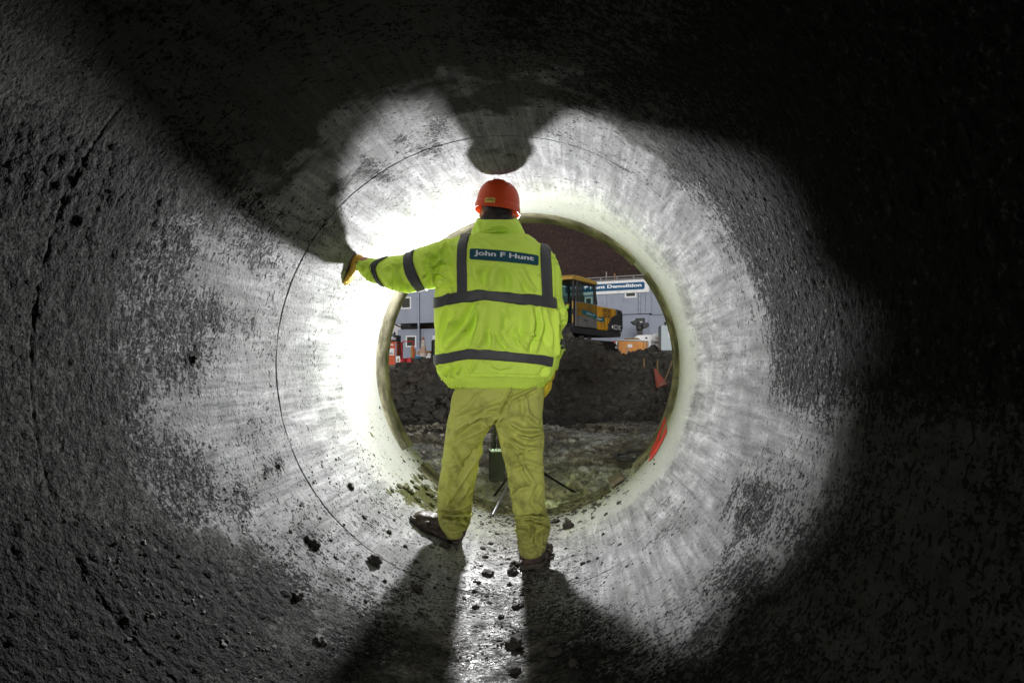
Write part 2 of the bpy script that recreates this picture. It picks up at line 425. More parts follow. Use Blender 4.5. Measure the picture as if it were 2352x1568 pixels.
def pipe_segment(y0, y1, dy, nth, detail, groove0, groove1):
    ys = list(np.arange(y0, y1, dy)) + [y1]
    if detail:
        for yj, gd in ((y0, groove0), (y1, groove1)):
            if gd: ys += [yj + s * k for k in (0.0015, 0.003, 0.005, 0.009) for s in ((1,) if yj == y0 else (-1,))]
    ys = np.unique(np.round(ys, 5)); m = len(ys)
    th = np.linspace(0, 2 * np.pi, nth, endpoint=False)
    Y, T = np.meshgrid(ys, th, indexing='ij'); Y = Y.ravel(); T = T.ravel()
    cx, sx = np.cos(T), np.sin(T)
    q = np.stack([AX + RP * cx, Y, RP * sx], 1)
    r = np.full_like(Y, RP); yy = Y.copy()
    A = {k: np.zeros_like(Y) for k in ('dirt', 'moss', 'wet', 'band', 'film')}  # 'film': painted shade towards the near end
    if detail:
        u, v = uv_of(q[:, 0], q[:, 1], q[:, 2])
        wob = fbm(q * 3.1, 5, 0.6)
        uu = u + 130 * wob; vv = v + 80 * fbm(q * 2.3 + 5, 4, .6)
        cu = 1315 - 0.294 * F * RP / np.maximum(Y, .35)
        R = F * RP / np.maximum(Y, .35)
        d = np.full_like(u, 0.10)
        left = sstep(570, 350, uu) * sstep(300, 480, vv + 0.2 * (600 - uu))
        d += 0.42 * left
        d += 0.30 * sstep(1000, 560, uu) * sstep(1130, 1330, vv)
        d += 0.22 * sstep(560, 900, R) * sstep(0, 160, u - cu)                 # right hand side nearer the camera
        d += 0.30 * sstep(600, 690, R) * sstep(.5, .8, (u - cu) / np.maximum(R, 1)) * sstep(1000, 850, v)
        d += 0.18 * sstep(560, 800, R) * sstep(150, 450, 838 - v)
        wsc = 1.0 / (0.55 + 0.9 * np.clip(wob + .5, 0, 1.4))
        d += blobs(u + 18 * wob, v, STAIN, wsc) * 1.05 - blobs(u, v, CLEAN, 1.0)
        d += 0.22 * sstep(1340, 1520, v) * sstep(1500, 1250, np.abs(u - 1100) + 600)
        lat = np.abs(q[:, 0] - AX)
        d += 0.24 * sstep(.42, .05, lat + .15 * wob) * (q[:, 2] < 0)
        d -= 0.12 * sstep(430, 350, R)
        A['dirt'] = np.clip(d, 0, 1)
        A['moss'] = np.clip(blobs(u + 10 * wob, v, MOSS, 0.8), 0, 1)
        lat = np.abs(q[:, 0] - AX); low = sstep(-0.78, -0.9, q[:, 2])
        A['wet'] = low * sstep(0.36, 0.12, lat + 0.1 * wob)
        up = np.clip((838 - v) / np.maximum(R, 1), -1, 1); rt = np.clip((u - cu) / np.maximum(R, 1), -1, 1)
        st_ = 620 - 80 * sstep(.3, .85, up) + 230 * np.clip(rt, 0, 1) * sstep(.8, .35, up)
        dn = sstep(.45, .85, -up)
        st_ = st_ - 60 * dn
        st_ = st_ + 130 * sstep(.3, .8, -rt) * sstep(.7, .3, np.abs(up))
        A['film'] = np.clip(sstep(st_, st_ + 170, R + 130 * wob) * np.clip(.6 + .6 * sstep(-.5, .3, np.maximum(np.maximum(up, rt), dn * 1.0)), 0, 1) + .75 * sstep(740, 1020, R), 0, 1)  # painted vignette: how far the concrete is darkened towards the near end
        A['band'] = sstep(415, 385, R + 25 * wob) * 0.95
        dd = A['dirt']
        r = r + 0.0012 * fbm(q * 22, 3) + (0.0065 * np.clip(fbm(q * 34, 4, .65) * 0.9 - 0.1, -.3, 1)) * -sstep(.3, .7, dd)
        r = r - 0.004 * sstep(.3, .9, A['moss']) * np.clip(fbm(q * 60, 3) + .5, 0, 1.5)
        for yj, gd in ((y0, groove0), (y1, groove1)):
            if not gd: continue
            e = np.abs(Y - yj)
            side = np.clip(0.55 - 0.6 * cx + 0.5 * fbm(q * 2.6, 3), 0.03, 1.0)   # the joint is tight on the right
            w = gd * (0.35 + 0.9 * side)
            brk = np.clip((.50 if abs(yj - 1.55) < .01 else 1.1) + (.5 if abs(yj - 1.55) < .01 else 1.6) * fbm(q * np.array([5, 1, 5]) + 9, 3), 0.2, 1.3)
            r = r + (0.0032 if abs(yj - 1.55) < .01 else 0.008) * side * brk * np.exp(-(e / w) ** 2)
            yy = yy + (0.004 * fbm(np.stack([cx * 4, sx * 4, np.full_like(cx, yj)], 1), 4) * np.exp(-(e / 0.05) ** 2))
    V = np.stack([AX + r * cx, yy, r * sx], 1)
    # outer skin, four rings
    no = 4; yo = np.linspace(y0, y1, no)
    Vo = np.concatenate([np.stack([AX + RO * np.cos(th), np.full(nth, y), RO * np.sin(th)], 1) for y in yo])
    k = np.arange(nth); k2 = (k + 1) % nth
    Fs = []
    for i in range(m - 1):
        Fs.append(np.stack([i * nth + k, (i + 1) * nth + k, (i + 1) * nth + k2, i * nth + k2], 1))
    b = m * nth
    for i in range(no - 1):
        Fs.append(np.stack([b + i * nth + k, b + i * nth + k2, b + (i + 1) * nth + k2, b + (i + 1) * nth + k], 1))
    Fs.append(np.stack([k, k2, b + k2, b + k], 1))
    e1, e2 = (m - 1) * nth, b + (no - 1) * nth
    Fs.append(np.stack([e1 + k2, e1 + k, e2 + k, e2 + k2], 1))
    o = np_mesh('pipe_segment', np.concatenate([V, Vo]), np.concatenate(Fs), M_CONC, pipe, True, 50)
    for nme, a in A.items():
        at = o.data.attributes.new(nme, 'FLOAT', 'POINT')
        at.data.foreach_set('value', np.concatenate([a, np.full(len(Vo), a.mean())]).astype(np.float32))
    return o
J0, J1 = 1.55, 2.83
pipe_segment(-3.9, -1.8, 0.5, 96, False, 0, 0)
pipe_segment(-1.8, 0.45, 0.25, 96, False, 0, 0)
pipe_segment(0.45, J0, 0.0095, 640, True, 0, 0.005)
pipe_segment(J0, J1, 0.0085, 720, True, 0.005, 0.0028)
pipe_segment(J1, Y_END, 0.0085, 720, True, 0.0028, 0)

# thin collar lining the last hand's breadth of the pipe, broken in places
def collar(a0, a1, y0=4.265, y1=4.56, rin=0.9475, rout=0.953):
    n = max(8, int(abs(a1 - a0) / 2)); rings = []
    for k in range(n + 1):
        a = math.radians(a0 + (a1 - a0) * k / n)
        j = 0.004 * math.sin(k * 1.7) + 0.003 * math.sin(k * 0.9)
        c, s = math.cos(a), math.sin(a)
        pr = [(rout, y0 - .001), (rin + .005, y0), (rin + .0015, y0 + .010), (rin, y0 + .06), (rin, y1 + j), (rout, y1 + j)]
        rings.append([Vector((AX + r * c, y, r * s)) for r, y in pr])
    return MB().loft(rings).build('collar', M_COLLAR, pipe, 40)
collar(-44.5, 38); collar(44.2, 214.3); collar(223, 303)
# grout lip that the collar sits against
# red spray paint on the lip, two strokes
def on_r(u, v, r=0.9458): return on_pipe(u, v, r)[0]
def stroke(pts, w):
    m = MB(); L = []; 
    for i, (u, v) in enumerate(pts):
        k = w * (0.92 + 0.08 * math.sin(i * 2.3 + u)) * (0.25 if i in (0, len(pts) - 1) else 1)
        L.append((on_r(u - k, v), on_r(u + k, v + k * .3)))
    vs = [p for a in L for p in a]
    m.add(vs, [(2 * i, 2 * i + 1, 2 * i + 3, 2 * i + 2) for i in range(len(L) - 1)])
    return m.build('paint_stroke', M_RED_SPRAY, pipe)
random.seed(4)
stroke([(1529, 957), (1525, 968), (1521, 980), (1516, 992), (1512, 1003), (1508, 1014), (1503, 1024), (1497, 1036), (1491, 1047)], 3.4)
stroke([(1530, 978), (1528, 990), (1523, 1001), (1518, 1012), (1513, 1021), (1508, 1030), (1502, 1040), (1496, 1050), (1490, 1058)], 3.6)
stroke([(1513, 1010), (1509, 1016), (1506, 1022), (1503, 1028), (1499, 1035)], 6.5)

# ------------------------------------------------------------------ ground
def ground_z(x, y):
    z = np.full_like(x, -0.962)
    z = z + (0.01 + 0.962) * sstep(24.5, 29, y) + 0.40 * sstep(33, 47, y)
    foot = (np.abs(x - AX) < 1.0)
    z = np.where((y < 4.46) & foot, -1.15, z)
    return z
xs = np.concatenate([-np.geomspace(300, 3.8, 26), np.arange(-3.6, 2.5, 0.032), np.geomspace(2.7, 300, 28)])
ys = np.concatenate([[-120, -40, -12, 0, 3, 4.3, 4.44], np.arange(4.48, 12.9, 0.034), np.geomspace(13, 600, 60)])
X, Yg = np.meshgrid(xs, ys, indexing='ij'); X = X.ravel(); Yg = Yg.ravel()
q = np.stack([X, Yg, np.zeros_like(X)], 1)
Z = ground_z(X, Yg)
near = ((X > -3.7) & (X < 2.6) & (Yg > 4.47) & (Yg < 13)).astype(float)
rut = 0.07 * fbm(q * np.array([0.5, 1.3, 1]), 4) * sstep(4.6, 6.5, Yg)
lump = np.clip(fbm(q * 5.5, 5, .62), -0.35, 2) * (0.040 + 0.035 * sstep(-.1, .5, fbm(q * .9, 3)))
Z = Z + near * (rut + lump)
Z += 0.05 * near * sstep(4.75, 4.5, Yg) * np.clip(fbm(q * 7, 3) + .35, 0, 1.5)         # mud trodden up against the pipe mouth
nx, ny = len(xs), len(ys)
i, j = np.meshgrid(np.arange(nx - 1), np.arange(ny - 1), indexing='ij'); i = i.ravel(); j = j.ravel()
Fg = np.stack([i * ny + j, (i + 1) * ny + j, (i + 1) * ny + j + 1, i * ny + j + 1], 1)
ground = np_mesh('ground', np.stack([X, Yg, Z], 1), Fg, M_MUD)
ground['kind'] = 'structure'
at = ground.data.attributes.new('spill', 'FLOAT', 'POINT')      # dark soil shed by the mound
at.data.foreach_set('value', (sstep(8.2, 12.2, Yg + 1.2 * fbm(q * .8, 4)) * 1.0 * (np.abs(X) < 14) * (Yg < 22)).astype(np.float32))

# soil mound -----------------------------------------------------------------
CREST = [(500, 880), (860, 868), (889, 863), (909, 848), (946, 838), (959, 831), (995, 813), (1060, 797), (1150, 786), (1290, 772), (1345, 774), (1372, 788),
         (1379, 797), (1407, 813), (1437, 818), (1456, 808), (1479, 803), (1541, 811), (1600, 816), (1700, 828), (2000, 850)]
YC = 16.5
cu_ = np.array([(a - 1315) / F * YC for a, b in CREST]); cz_ = np.array([(838 - b) / F * YC for a, b in CREST])
mx = np.concatenate([np.linspace(-14, -7, 12), np.arange(-6.8, 4.0, 0.055), np.linspace(4.2, 11, 12)])
my = np.concatenate([np.arange(10.9, 18.2, 0.055), np.arange(18.3, 27.5, 0.25)])
X, Ym = np.meshgrid(mx, my, indexing='ij'); X = X.ravel(); Ym = Ym.ravel()
q = np.stack([X, Ym, np.zeros_like(X)], 1)
zc = np.interp(X * YC / np.clip(Ym, 12, 17.5), cu_, cz_)
foot = 12.3 + 1.1 * fbm(q * .55, 4) - 0.5 * sstep(0.6, 2.2, X)
tt = np.clip((Ym - foot) / (YC - foot), 0, 1)
prof = 0.55 * tt + 0.45 * sstep(0, 1, tt)
Z = -1.02 + (zc + 1.02) * prof
plate = np.where(np.abs(X - 0.9) < 4.5, -0.12, -0.05)
back = sstep(16.7, 18.6, Ym)
Z = Z * (1 - back) + np.minimum(plate, zc) * back
Z = Z - 1.2 * sstep(26, 27.4, Ym)
ridg = 1 - np.abs(fbm(q * 1.9, 3))
amp = sstep(0, .12, tt) * (1 - 0.8 * back)
Z = Z + amp * (0.13 * fbm(q * 1.3, 5, .58) + 0.09 * (ridg - .7) + 0.10 * np.clip(fbm(q * 3.1 + 8, 3, .5), -.15, 1) + 0.055 * np.clip(fbm(q * 6.5, 4, .65), -.3, 2)) - amp * 0.075
nx, ny = len(mx), len(my)
i, j = np.meshgrid(np.arange(nx - 1), np.arange(ny - 1), indexing='ij'); i = i.ravel(); j = j.ravel()
Fm = np.stack([i * ny + j, (i + 1) * ny + j, (i + 1) * ny + j + 1, i * ny + j + 1], 1)
mound = np_mesh('soil_mound', np.stack([X, Ym, Z], 1), Fm, M_SOIL)
mound['kind'] = 'structure'
MOUND_BVH = BVHTree.FromPolygons(np.stack([X, Ym, Z], 1).tolist(), Fm.tolist())
def mound_z(x, y):
    h = MOUND_BVH.ray_cast(Vector((x, y, 20)), Vector((0, 0, -1)))
    return h[0].z if h[0] is not None else -1.0

# lumps ------------------------------------------------------------------------
_bm = bmesh.new(); bmesh.ops.create_icosphere(_bm, subdivisions=1, radius=1.0)
ICO_V = np.array([tuple(v.co) for v in _bm.verts]); ICO_F = np.array([[v.index for v in f.verts] for f in _bm.faces]); _bm.free()
def lumps_mesh(name, pts, sizes, nrm, mat, seed, flat=0.65):
    """thousands of small rough lumps as one mesh"""
    rs = np.random.RandomState(seed); n = len(pts); k = len(ICO_V)
    jit = 1 + 0.32 * rs.normal(size=(n, k, 1)).clip(-1.6, 1.6)
    V = ICO_V[None] * jit * (0.65 + 0.7 * rs.rand(n, 1, 3))
    ang = rs.rand(n) * 6.28; c, s = np.cos(ang), np.sin(ang)
    Vx = V[..., 0] * c[:, None] - V[..., 1] * s[:, None]; Vy = V[..., 0] * s[:, None] + V[..., 1] * c[:, None]; Vz = V[..., 2] * flat
    nz = np.asarray(nrm, dtype=float); a = np.cross(nz, np.array([0.31, 0.9, 0.2])); a /= np.linalg.norm(a, axis=1)[:, None]; b = np.cross(nz, a)
    W = Vx[..., None] * a[:, None] + Vy[..., None] * b[:, None] + Vz[..., None] * nz[:, None]
    W = np.asarray(pts)[:, None] + W * np.asarray(sizes)[:, None, None]
    Fa = (ICO_F[None] + (np.arange(n) * k)[:, None, None]).reshape(-1, 3)
    o = np_mesh(name, W.reshape(-1, 3), Fa, mat, None, False)
    o['kind'] = 'stuff'
    return o
rs = np.random.RandomState(11)
pts = []; sz = []
while len(pts) < 7000:
    y = 12.3 + rs.rand() * 5.2 if rs.rand() > .16 else 12.6 - 2.6 * rs.rand() ** 2.2; u = 880 + rs.rand() * 680
    x = (u - 1315) / F * y
    pts.append((x, y, max(mound_z(x, y), -0.975))); sz.append(0.016 + 0.06 * rs.rand() ** 2.5 + (0.13 * rs.rand() if rs.rand() < .08 else 0))
nr = np.tile([0, 0, 1.0], (len(pts), 1)) + 0.5 * rs.normal(size=(len(pts), 3)); nr /= np.linalg.norm(nr, axis=1)[:, None]
o = lumps_mesh('soil_clods', pts, sz, nr, M_SOIL, 3); o['label'] = 'loose dark clods lying all over the soil mound'
GB = BVHTree.FromObject(ground, bpy.context.evaluated_depsgraph_get())
pts = []; sz = []
while len(pts) < 9000:
    y = 4.6 + 6.0 * rs.rand() ** 0.9; u = 900 + rs.rand() * 650
    x = (u - 1315) / F * y
    if fbm(np.array([[x * 1.2, y * 1.2, 3.0]]), 3)[0] < -0.05 + 0.3 * rs.rand() - .2: continue
    h = GB.ray_cast(Vector((x, y, 3)), Vector((0, 0, -1)))
    if h[0] is None: continue
    pts.append((x, y, h[0].z)); sz.append(0.007 + 0.024 * rs.rand() ** 2.5 + (0.05 * rs.rand() if rs.rand() < .05 else 0))
nr = np.tile([0, 0, 1.0], (len(pts), 1)) + 0.4 * rs.normal(size=(len(pts), 3)); nr /= np.linalg.norm(nr, axis=1)[:, None]
o = lumps_mesh('mud_lumps', pts, sz, nr, M_MUD, 5); o['label'] = 'small lumps of mud scattered over the churned ground beyond the pipe'

# ------------------------------------------------------------------ materials of the site
def mat_brick():
    t = NT('dark_brick')
    mp = t.coord((1, 1, 1))
    sw = t.n('SeparateXYZ', ins={0: mp}); cb = t.n('CombineXYZ', ins={0: sw.outputs[0], 1: sw.outputs[2], 2: 0.0})
    b = t.n('TexBrick', ins={'Vector': cb.outputs[0], 'Color1': (0.016, 0.008, 0.007, 1), 'Color2': (0.036, 0.019, 0.0165, 1), 'Mortar': (0.040, 0.032, 0.030, 1),
            'Scale': 1.0, 'Mortar Size': 0.011, 'Bias': 0.0, 'Brick Width': 0.235, 'Row Height': 0.085})
    g = t.noise(mp, 0.25, 6, 0.6)
    col = t.mix(t.ramp(g, [(0.35, 0.0), (0.7, 0.55)]), b.outputs[0], (0.012, 0.009, 0.009))
    col = t.mix(t.ramp(t.noise(t.coord((0.35, 1, 3.2)), 1.2, 7, 0.75), [(0.45, 0.0), (0.75, 0.8)]), col, (0.048, 0.027, 0.022))
    col = t.mix(t.ramp(t.noise(mp, 3.2, 3, 0.7), [(0.5, 0.0), (0.66, 0.7)]), col, (0.055, 0.034, 0.030))
    return t.done(t.bsdf(col, 0.95, 0, t.bump(b.outputs['Fac'], -0.4, 0.01), 0.2))
M_BRICK = mat_brick()
M_CAB = simple('cabin_paint', (0.28, 0.31, 0.38), 0.55, 0, 0.10, 0.8, 0.12, (0.17, 0.18, 0.20))
M_CABD = simple('cabin_trim', (0.20, 0.22, 0.265), 0.55, 0, 0.12, 1.5, 0.1)
M_WHITE = simple('white_paint', (0.72, 0.73, 0.74), 0.5, 0, 0.08, 2.0, 0.12, (0.4, 0.39, 0.37))
M_BLUE = simple('sign_blue', (0.022, 0.088, 0.19), 0.5, 0, 0.08, 3)
M_LETTER = simple('white_lettering', (0.80, 0.81, 0.82), 0.5, 0, 0.05, 3)
M_GALV = simple('galvanised_steel', (0.30, 0.31, 0.32), 0.5, 0.5, 0.2, 6)
M_DARK = simple('black_plastic', (0.015, 0.015, 0.016), 0.45, 0, 0.3, 8)
M_CHAR = simple('charcoal_paint', (0.032, 0.033, 0.036), 0.5, 0, 0.25, 4, 0.25, (0.07, 0.06, 0.05))
M_YEL = simple('machine_yellow', (0.62, 0.31, 0.018), 0.45, 0, 0.14, 3, 0.22, (0.18, 0.11, 0.04))
M_ROOFY = simple('roof_yellow', (0.50, 0.31, 0.07), 0.5, 0, 0.15, 3, 0.3, (0.2, 0.14, 0.07))
M_SKIP = simple('skip_orange', (0.60, 0.23, 0.006), 0.5, 0, 0.18, 3, 0.25, (0.25, 0.11, 0.03))
M_DOORG = simple('door_grey', (0.16, 0.16, 0.155), 0.55, 0, 0.15, 3, 0.3, (0.09, 0.08, 0.065))
M_MUST = simple('mustard_decal', (0.24, 0.135, 0.016), 0.5, 0, 0.2, 4, 0.4, (0.12, 0.09, 0.04))
M_TEAL = simple('teal_decal', (0.010, 0.115, 0.135), 0.45, 0, 0.1, 4)
M_REDP = simple('red_plastic', (0.46, 0.012, 0.022), 0.45, 0, 0.15, 5, 0.15, (0.2, 0.05, 0.04))
M_ORG = simple('orange_red_paint', (0.52, 0.075, 0.018), 0.5, 0, 0.15, 3, 0.2, (0.2, 0.06, 0.03))
M_CONE = simple('faded_cone', (0.38, 0.085, 0.06), 0.65, 0, 0.25, 6, 0.55, (0.16, 0.11, 0.09))
M_CONEW = simple('dirty_cone_white', (0.50, 0.47, 0.44), 0.6, 0, 0.2, 8, 0.35, (0.42, 0.29, 0.23))
M_CONEP = simple('bleached_cone_orange', (0.46, 0.27, 0.20), 0.6, 0, 0.2, 8, 0.5, (0.45, 0.38, 0.34))
M_WOOD = simple('rough_timber', (0.24, 0.165, 0.085), 0.8, 0, 0.35, 6, 0.25)
M_OCHRE = simple('ochre_timber', (0.40, 0.20, 0.045), 0.75, 0, 0.3, 5, 0.3)
M_CABW = simple('pale_cabinet', (0.42, 0.48, 0.52), 0.5, 0, 0.08, 2, 0.1, (0.3, 0.3, 0.3))
M_HOSE = simple('slate_hose', (0.055, 0.06, 0.075), 0.5, 0, 0.3, 12, 0.5, (0.17, 0.145, 0.10))
M_RUST = simple('brown_slab', (0.13, 0.105, 0.085), 0.8, 0, 0.35, 15, 0.3, (0.04, 0.035, 0.02), 0.4)
M_TRACK = simple('track_steel', (0.025, 0.022, 0.02), 0.65, 0.3, 0.4, 6, 0.5, (0.05, 0.043, 0.036))
M_GREEND = simple('lime_plastic', (0.30, 0.55, 0.06), 0.5, 0, 0.1, 8)
M_PALEW = simple('pale_render', (0.50, 0.49, 0.50), 0.85, 0, 0.1, 0.6)
M_BLUEP = simple('blue_plastic', (0.05, 0.19, 0.33), 0.5, 0, 0.2, 6, 0.3)
M_BEACON = simple('amber_beacon', (0.85, 0.17, 0.015), 0.3, 0, 0.1, 10)
def mat_glass(name, tint, rough=0.06, trans=0.6):
    t = NT(name); c = t.coord()
    g = t.bsdf(tint, rough, 0, None, 0.8)
    tr = t.n('BsdfTransparent', ins={'Color': (0.55, 0.68, 0.66, 1)}).outputs[0]
    mx = t.n('MixShader', ins={0: trans}); t.t.links.new(g, mx.inputs[1]); t.t.links.new(tr, mx.inputs[2])
    return t.done(mx.outputs[0])
M_GLASS = mat_glass('cab_glass', (0.012, 0.028, 0.026), 0.05, 0.35)
M_CLEAR = mat_glass('clear_glass', (0.02, 0.03, 0.03), 0.08, 0.88)
M_PANE = mat_glass('window_pane', (0.055, 0.06, 0.052), 0.1, 0.12)

# ------------------------------------------------------------------ brick building behind everything
bb = thing('brick_building', 'tall dark brown brick wall of a building behind the grey cabins', 'building', (0, 74, 0.3))
w = MB().box((-48, 74, -1.2), (60, 82, 24)).build('wall', M_BRICK, bb)
MB().box((-48.2, 73.8, 24.0), (60.2, 82.2, 24.35)).build('coping', M_CHAR, bb)

pb = thing('pale_shed', 'pale rendered shed showing at the pipe edge left of the grey cabins', 'shed', (-17.2, 63, 0.3))
MB().box((-20.5, 62, 0.2), (-15.6, 66, 4.9)).build('wall', M_PALEW, pb)
MB().box((-20.7, 61.8, 4.9), (-15.4, 66.2, 5.1)).build('roof', M_CHAR, pb)

# ------------------------------------------------------------------ stacked site cabins, one facade line swung 26 degrees
TX, TY = 0.899, -0.438
def fs(u):
    k = (u - 1315) / F
    return (k * 50 - 0.8) / (TX - k * TY)
def fy(s): return 50 + TY * s
def fz(v, s): return (838 - v) / F * fy(s)
def FP(s, z, off=0.0):
    """point of the facade: along it, height, distance proud of it"""
    return Vector((0.8 + TX * s + TY * off, 50 + TY * s - TX * off, z))
def fbox(mb, s0, s1, z0, z1, o0, o1):
    vs = [FP(s, z, o) for (s, z, o) in ((s0,z0,o0),(s1,z0,o0),(s1,z0,o1),(s0,z0,o1),(s0,z1,o0),(s1,z1,o0),(s1,z1,o1),(s0,z1,o1))]
    return mb.add(vs, [(0,3,2,1),(4,5,6,7),(0,1,5,4),(1,2,6,5),(2,3,7,6),(3,0,4,7)])
def cabin(label, u0, u1, z0, z1, off, seams, windows, group='grey site cabins stacked two high'):
    s0, s1 = fs(u0), fs(u1)
    t = thing('site_cabin', label, 'cabin', FP((s0 + s1) / 2, z0, off - 1.4), group)
    fbox(MB(), s0 + .01, s1 - .01, z0, z1, off - 2.8, off - 0.06).build('body', M_CABD, t)
    edges = [s0] + [fs(u) for u in seams] + [s1]
    wins = [(fs(a), fs(b), fz(d, fs(a)), fz(c, fs(a))) for a, b, c, d in windows]
    for a, b in zip(edges[:-1], edges[1:]):
        a += .02; b -= .02
        mine = sorted([w for w in wins if w[0] > a and w[1] < b])
        if not mine:
            fbox(MB(), a, b, z0 + .12, z1 - .12, off - .07, off).build('wall_panel', M_CAB, t)
        else:
            m = MB(); cur = a
            for w in mine:
                fbox(m, cur, w[0], z0 + .12, z1 - .12, off - .07, off)
                fbox(m, w[0], w[1], z0 + .12, w[2], off - .07, off)
                fbox(m, w[0], w[1], w[3], z1 - .12, off - .07, off)
                cur = w[1]
            fbox(m, cur, b, z0 + .12, z1 - .12, off - .07, off)
            m.build('wall_panel', M_CAB, t)
    fbox(MB(), s0, s1, z1 - .115, z1, off - .08, off + .03).build('top_rail', M_CAB, t)
    fbox(MB(), s0, s1, z0, z0 + .115, off - .08, off + .025).build('bottom_rail', M_CAB, t)
    for s in (s0, s1):
        fbox(MB(), s - (.07 if s == s1 else -.0), s + (.07 if s == s0 else 0), z0 + .117, z1 - .117, off + .001, off + .04).build('corner_post', M_CAB, t)
    for w in wins:
        m = MB(); g = .1
        fbox(m, w[0], w[0] + g, w[2], w[3], off - .05, off + .035); fbox(m, w[1] - g, w[1], w[2], w[3], off - .05, off + .035)
        fbox(m, w[0] + g, w[1] - g, w[2], w[2] + g, off - .05, off + .035); fbox(m, w[0] + g, w[1] - g, w[3] - g, w[3], off - .05, off + .035)
        wf = m.build('window', M_WHITE, t)
        fbox(MB(), w[0] + g, w[1] - g, w[2] + g, w[3] - g, off - .04, off - .02).build('pane', M_PANE, wf)
        if w[1] - w[0] > 0.5 and w[3] - w[2] > .6:
            fbox(MB(), w[0] + g + .12, w[0] + g + .24, w[2] + g, w[3] - g - .25, off - .09, off - .07).build('blind', M_CABW, wf)
    return t
zl = fz(744, fs(912))
cab_ul = cabin('grey upper cabin with one small white window, seen under the raised arm', 911.6, 1145, zl, fz(668, fs(912)), 0.35, [970.0, 1060], [(927.4, 950.5, 683.8, 710.4)])
cab_ll = cabin('grey ground-level cabin with one white window behind the traffic cone', 914, 1140, fz(826, fs(914)), fz(757, fs(914)), 0.0, [972, 1060], [(932.5, 956, 771, 796.8)])
cab_ur = cabin('grey upper cabin carrying the white and blue demolition sign', 1190, 1497.7, fz(720.5, fs(1470)), fz(646.5, fs(1430)), 0.12, [1290, 1395.5, 1484], [(1436.9, 1463.4, 669, 684.5), (1345, 1362.5, 683, 702)])
cab_ur2 = cabin('grey upper cabin right of the demolition sign, cut off by the pipe', 1498.3, 1640, fz(720.5, fs(1560)), fz(639, fs(1560)), 0.10, [1560], [])
cab_lr = cabin('grey ground-level cabin behind the yellow excavator and the lighting tower', 1180, 1490.5, fz(800, fs(1430)), fz(723.5, fs(1430)), 0.0, [1290, 1400], [])
cab_lr2 = cabin('grey ground-level cabin behind the pale cabinet, cut off by the pipe', 1491, 1640, fz(806, fs(1560)), fz(721.5, fs(1560)), -0.02, [1565], [])
# the strip between the two left cabins
# downpipes
def downpipe(label, u, v0, v1, off):
    s = fs(u); m = MB(); z0, z1 = fz(v1, s), fz(v0, s)
    m.bar(FP(s, z0, off), FP(s, z1, off), .085, n=10)
    t = thing('downpipe', label, 'pipe', FP(s, z0, off), 'grey downpipes on the cabins')
    m.build('pipe', M_CAB, t, 40)
    for k in (.15, .5, .85):
        MB().bar(FP(s, z0 + (z1 - z0) * k - .03, off), FP(s, z0 + (z1 - z0) * k + .03, off), .11, n=10).build('bracket', M_CABD, t, 40)
downpipe('grey downpipe running down both left-hand cabins past the traffic cone', 970.6, 668, 800, 0.52)
downpipe('grey downpipe on the upper cabin below the demolition sign', 1471.5, 674, 719, 0.24)
# cable slung at the left cabins
pts = [P(899, 736, 52), P(906, 744, 51.5), P(915, 749, 51), P(928, 752, 51.6), P(945, 752, 52.6), P(960, 751, 53.0)]
m = MB(); m.tube(pts, .05, 6)
tag(m.build('cable', M_CHAR, None, 60, base=pts[0]), 'dark sagging cable between the two left-hand cabins', 'cable')

# sign -----------------------------------------------------------------------
s0, s1 = fs(1292), fs(1494)
def sgz(v_r, v_l=None): return fz(v_r, fs(1493))
zt, zb = fz(641.2, fs(1493)), fz(671.5, fs(1493))
sg = thing('demolition_sign', 'long white and blue sign reading John F Hunt Demolition on the cabins', 'sign', FP((s0 + s1) / 2, zb, 0.3))
fbox(MB(), s0, s1, zb, zt, 0.2, 0.32).build('board', M_WHITE, sg, None, 0.01)
b0, b1 = fs(1303), fs(1484.3); bz0, bz1 = zb + (zt - zb) * .23, zb + (zt - zb) * .79
def rrect(x0, x1, z0, z1, r, n=5):
    out = []
    for cx, cz, a in ((x1 - r, z1 - r, 0), (x0 + r, z1 - r, 90), (x0 + r, z0 + r, 180), (x1 - r, z0 + r, 270)):
        for k in range(n + 1):
            an = math.radians(a + 90 * k / n); out.append((cx + r * math.cos(an), cz + r * math.sin(an)))
    return out
m = MB(); m.prism(rrect(b0, b1, bz0, bz1, .12), lambda s, z: FP(s, z, .321), lambda s, z: FP(s, z, .332)); m.build('blue_panel', M_BLUE, sg)
def lay(a0, a1, h0, h1): return lambda a, b: FP(a0 + (a1 - a0) * a, h0 + (h1 - h0) * b, .340)
hz0, hz1 = bz0 + (bz1 - bz0) * .24, bz0 + (bz1 - bz0) * .82
text_obj('lettering', 'John F Hunt Demolition', lay(fs(1311), fs(1477.5), hz0, hz1), M_LETTER, sg, 0.035)

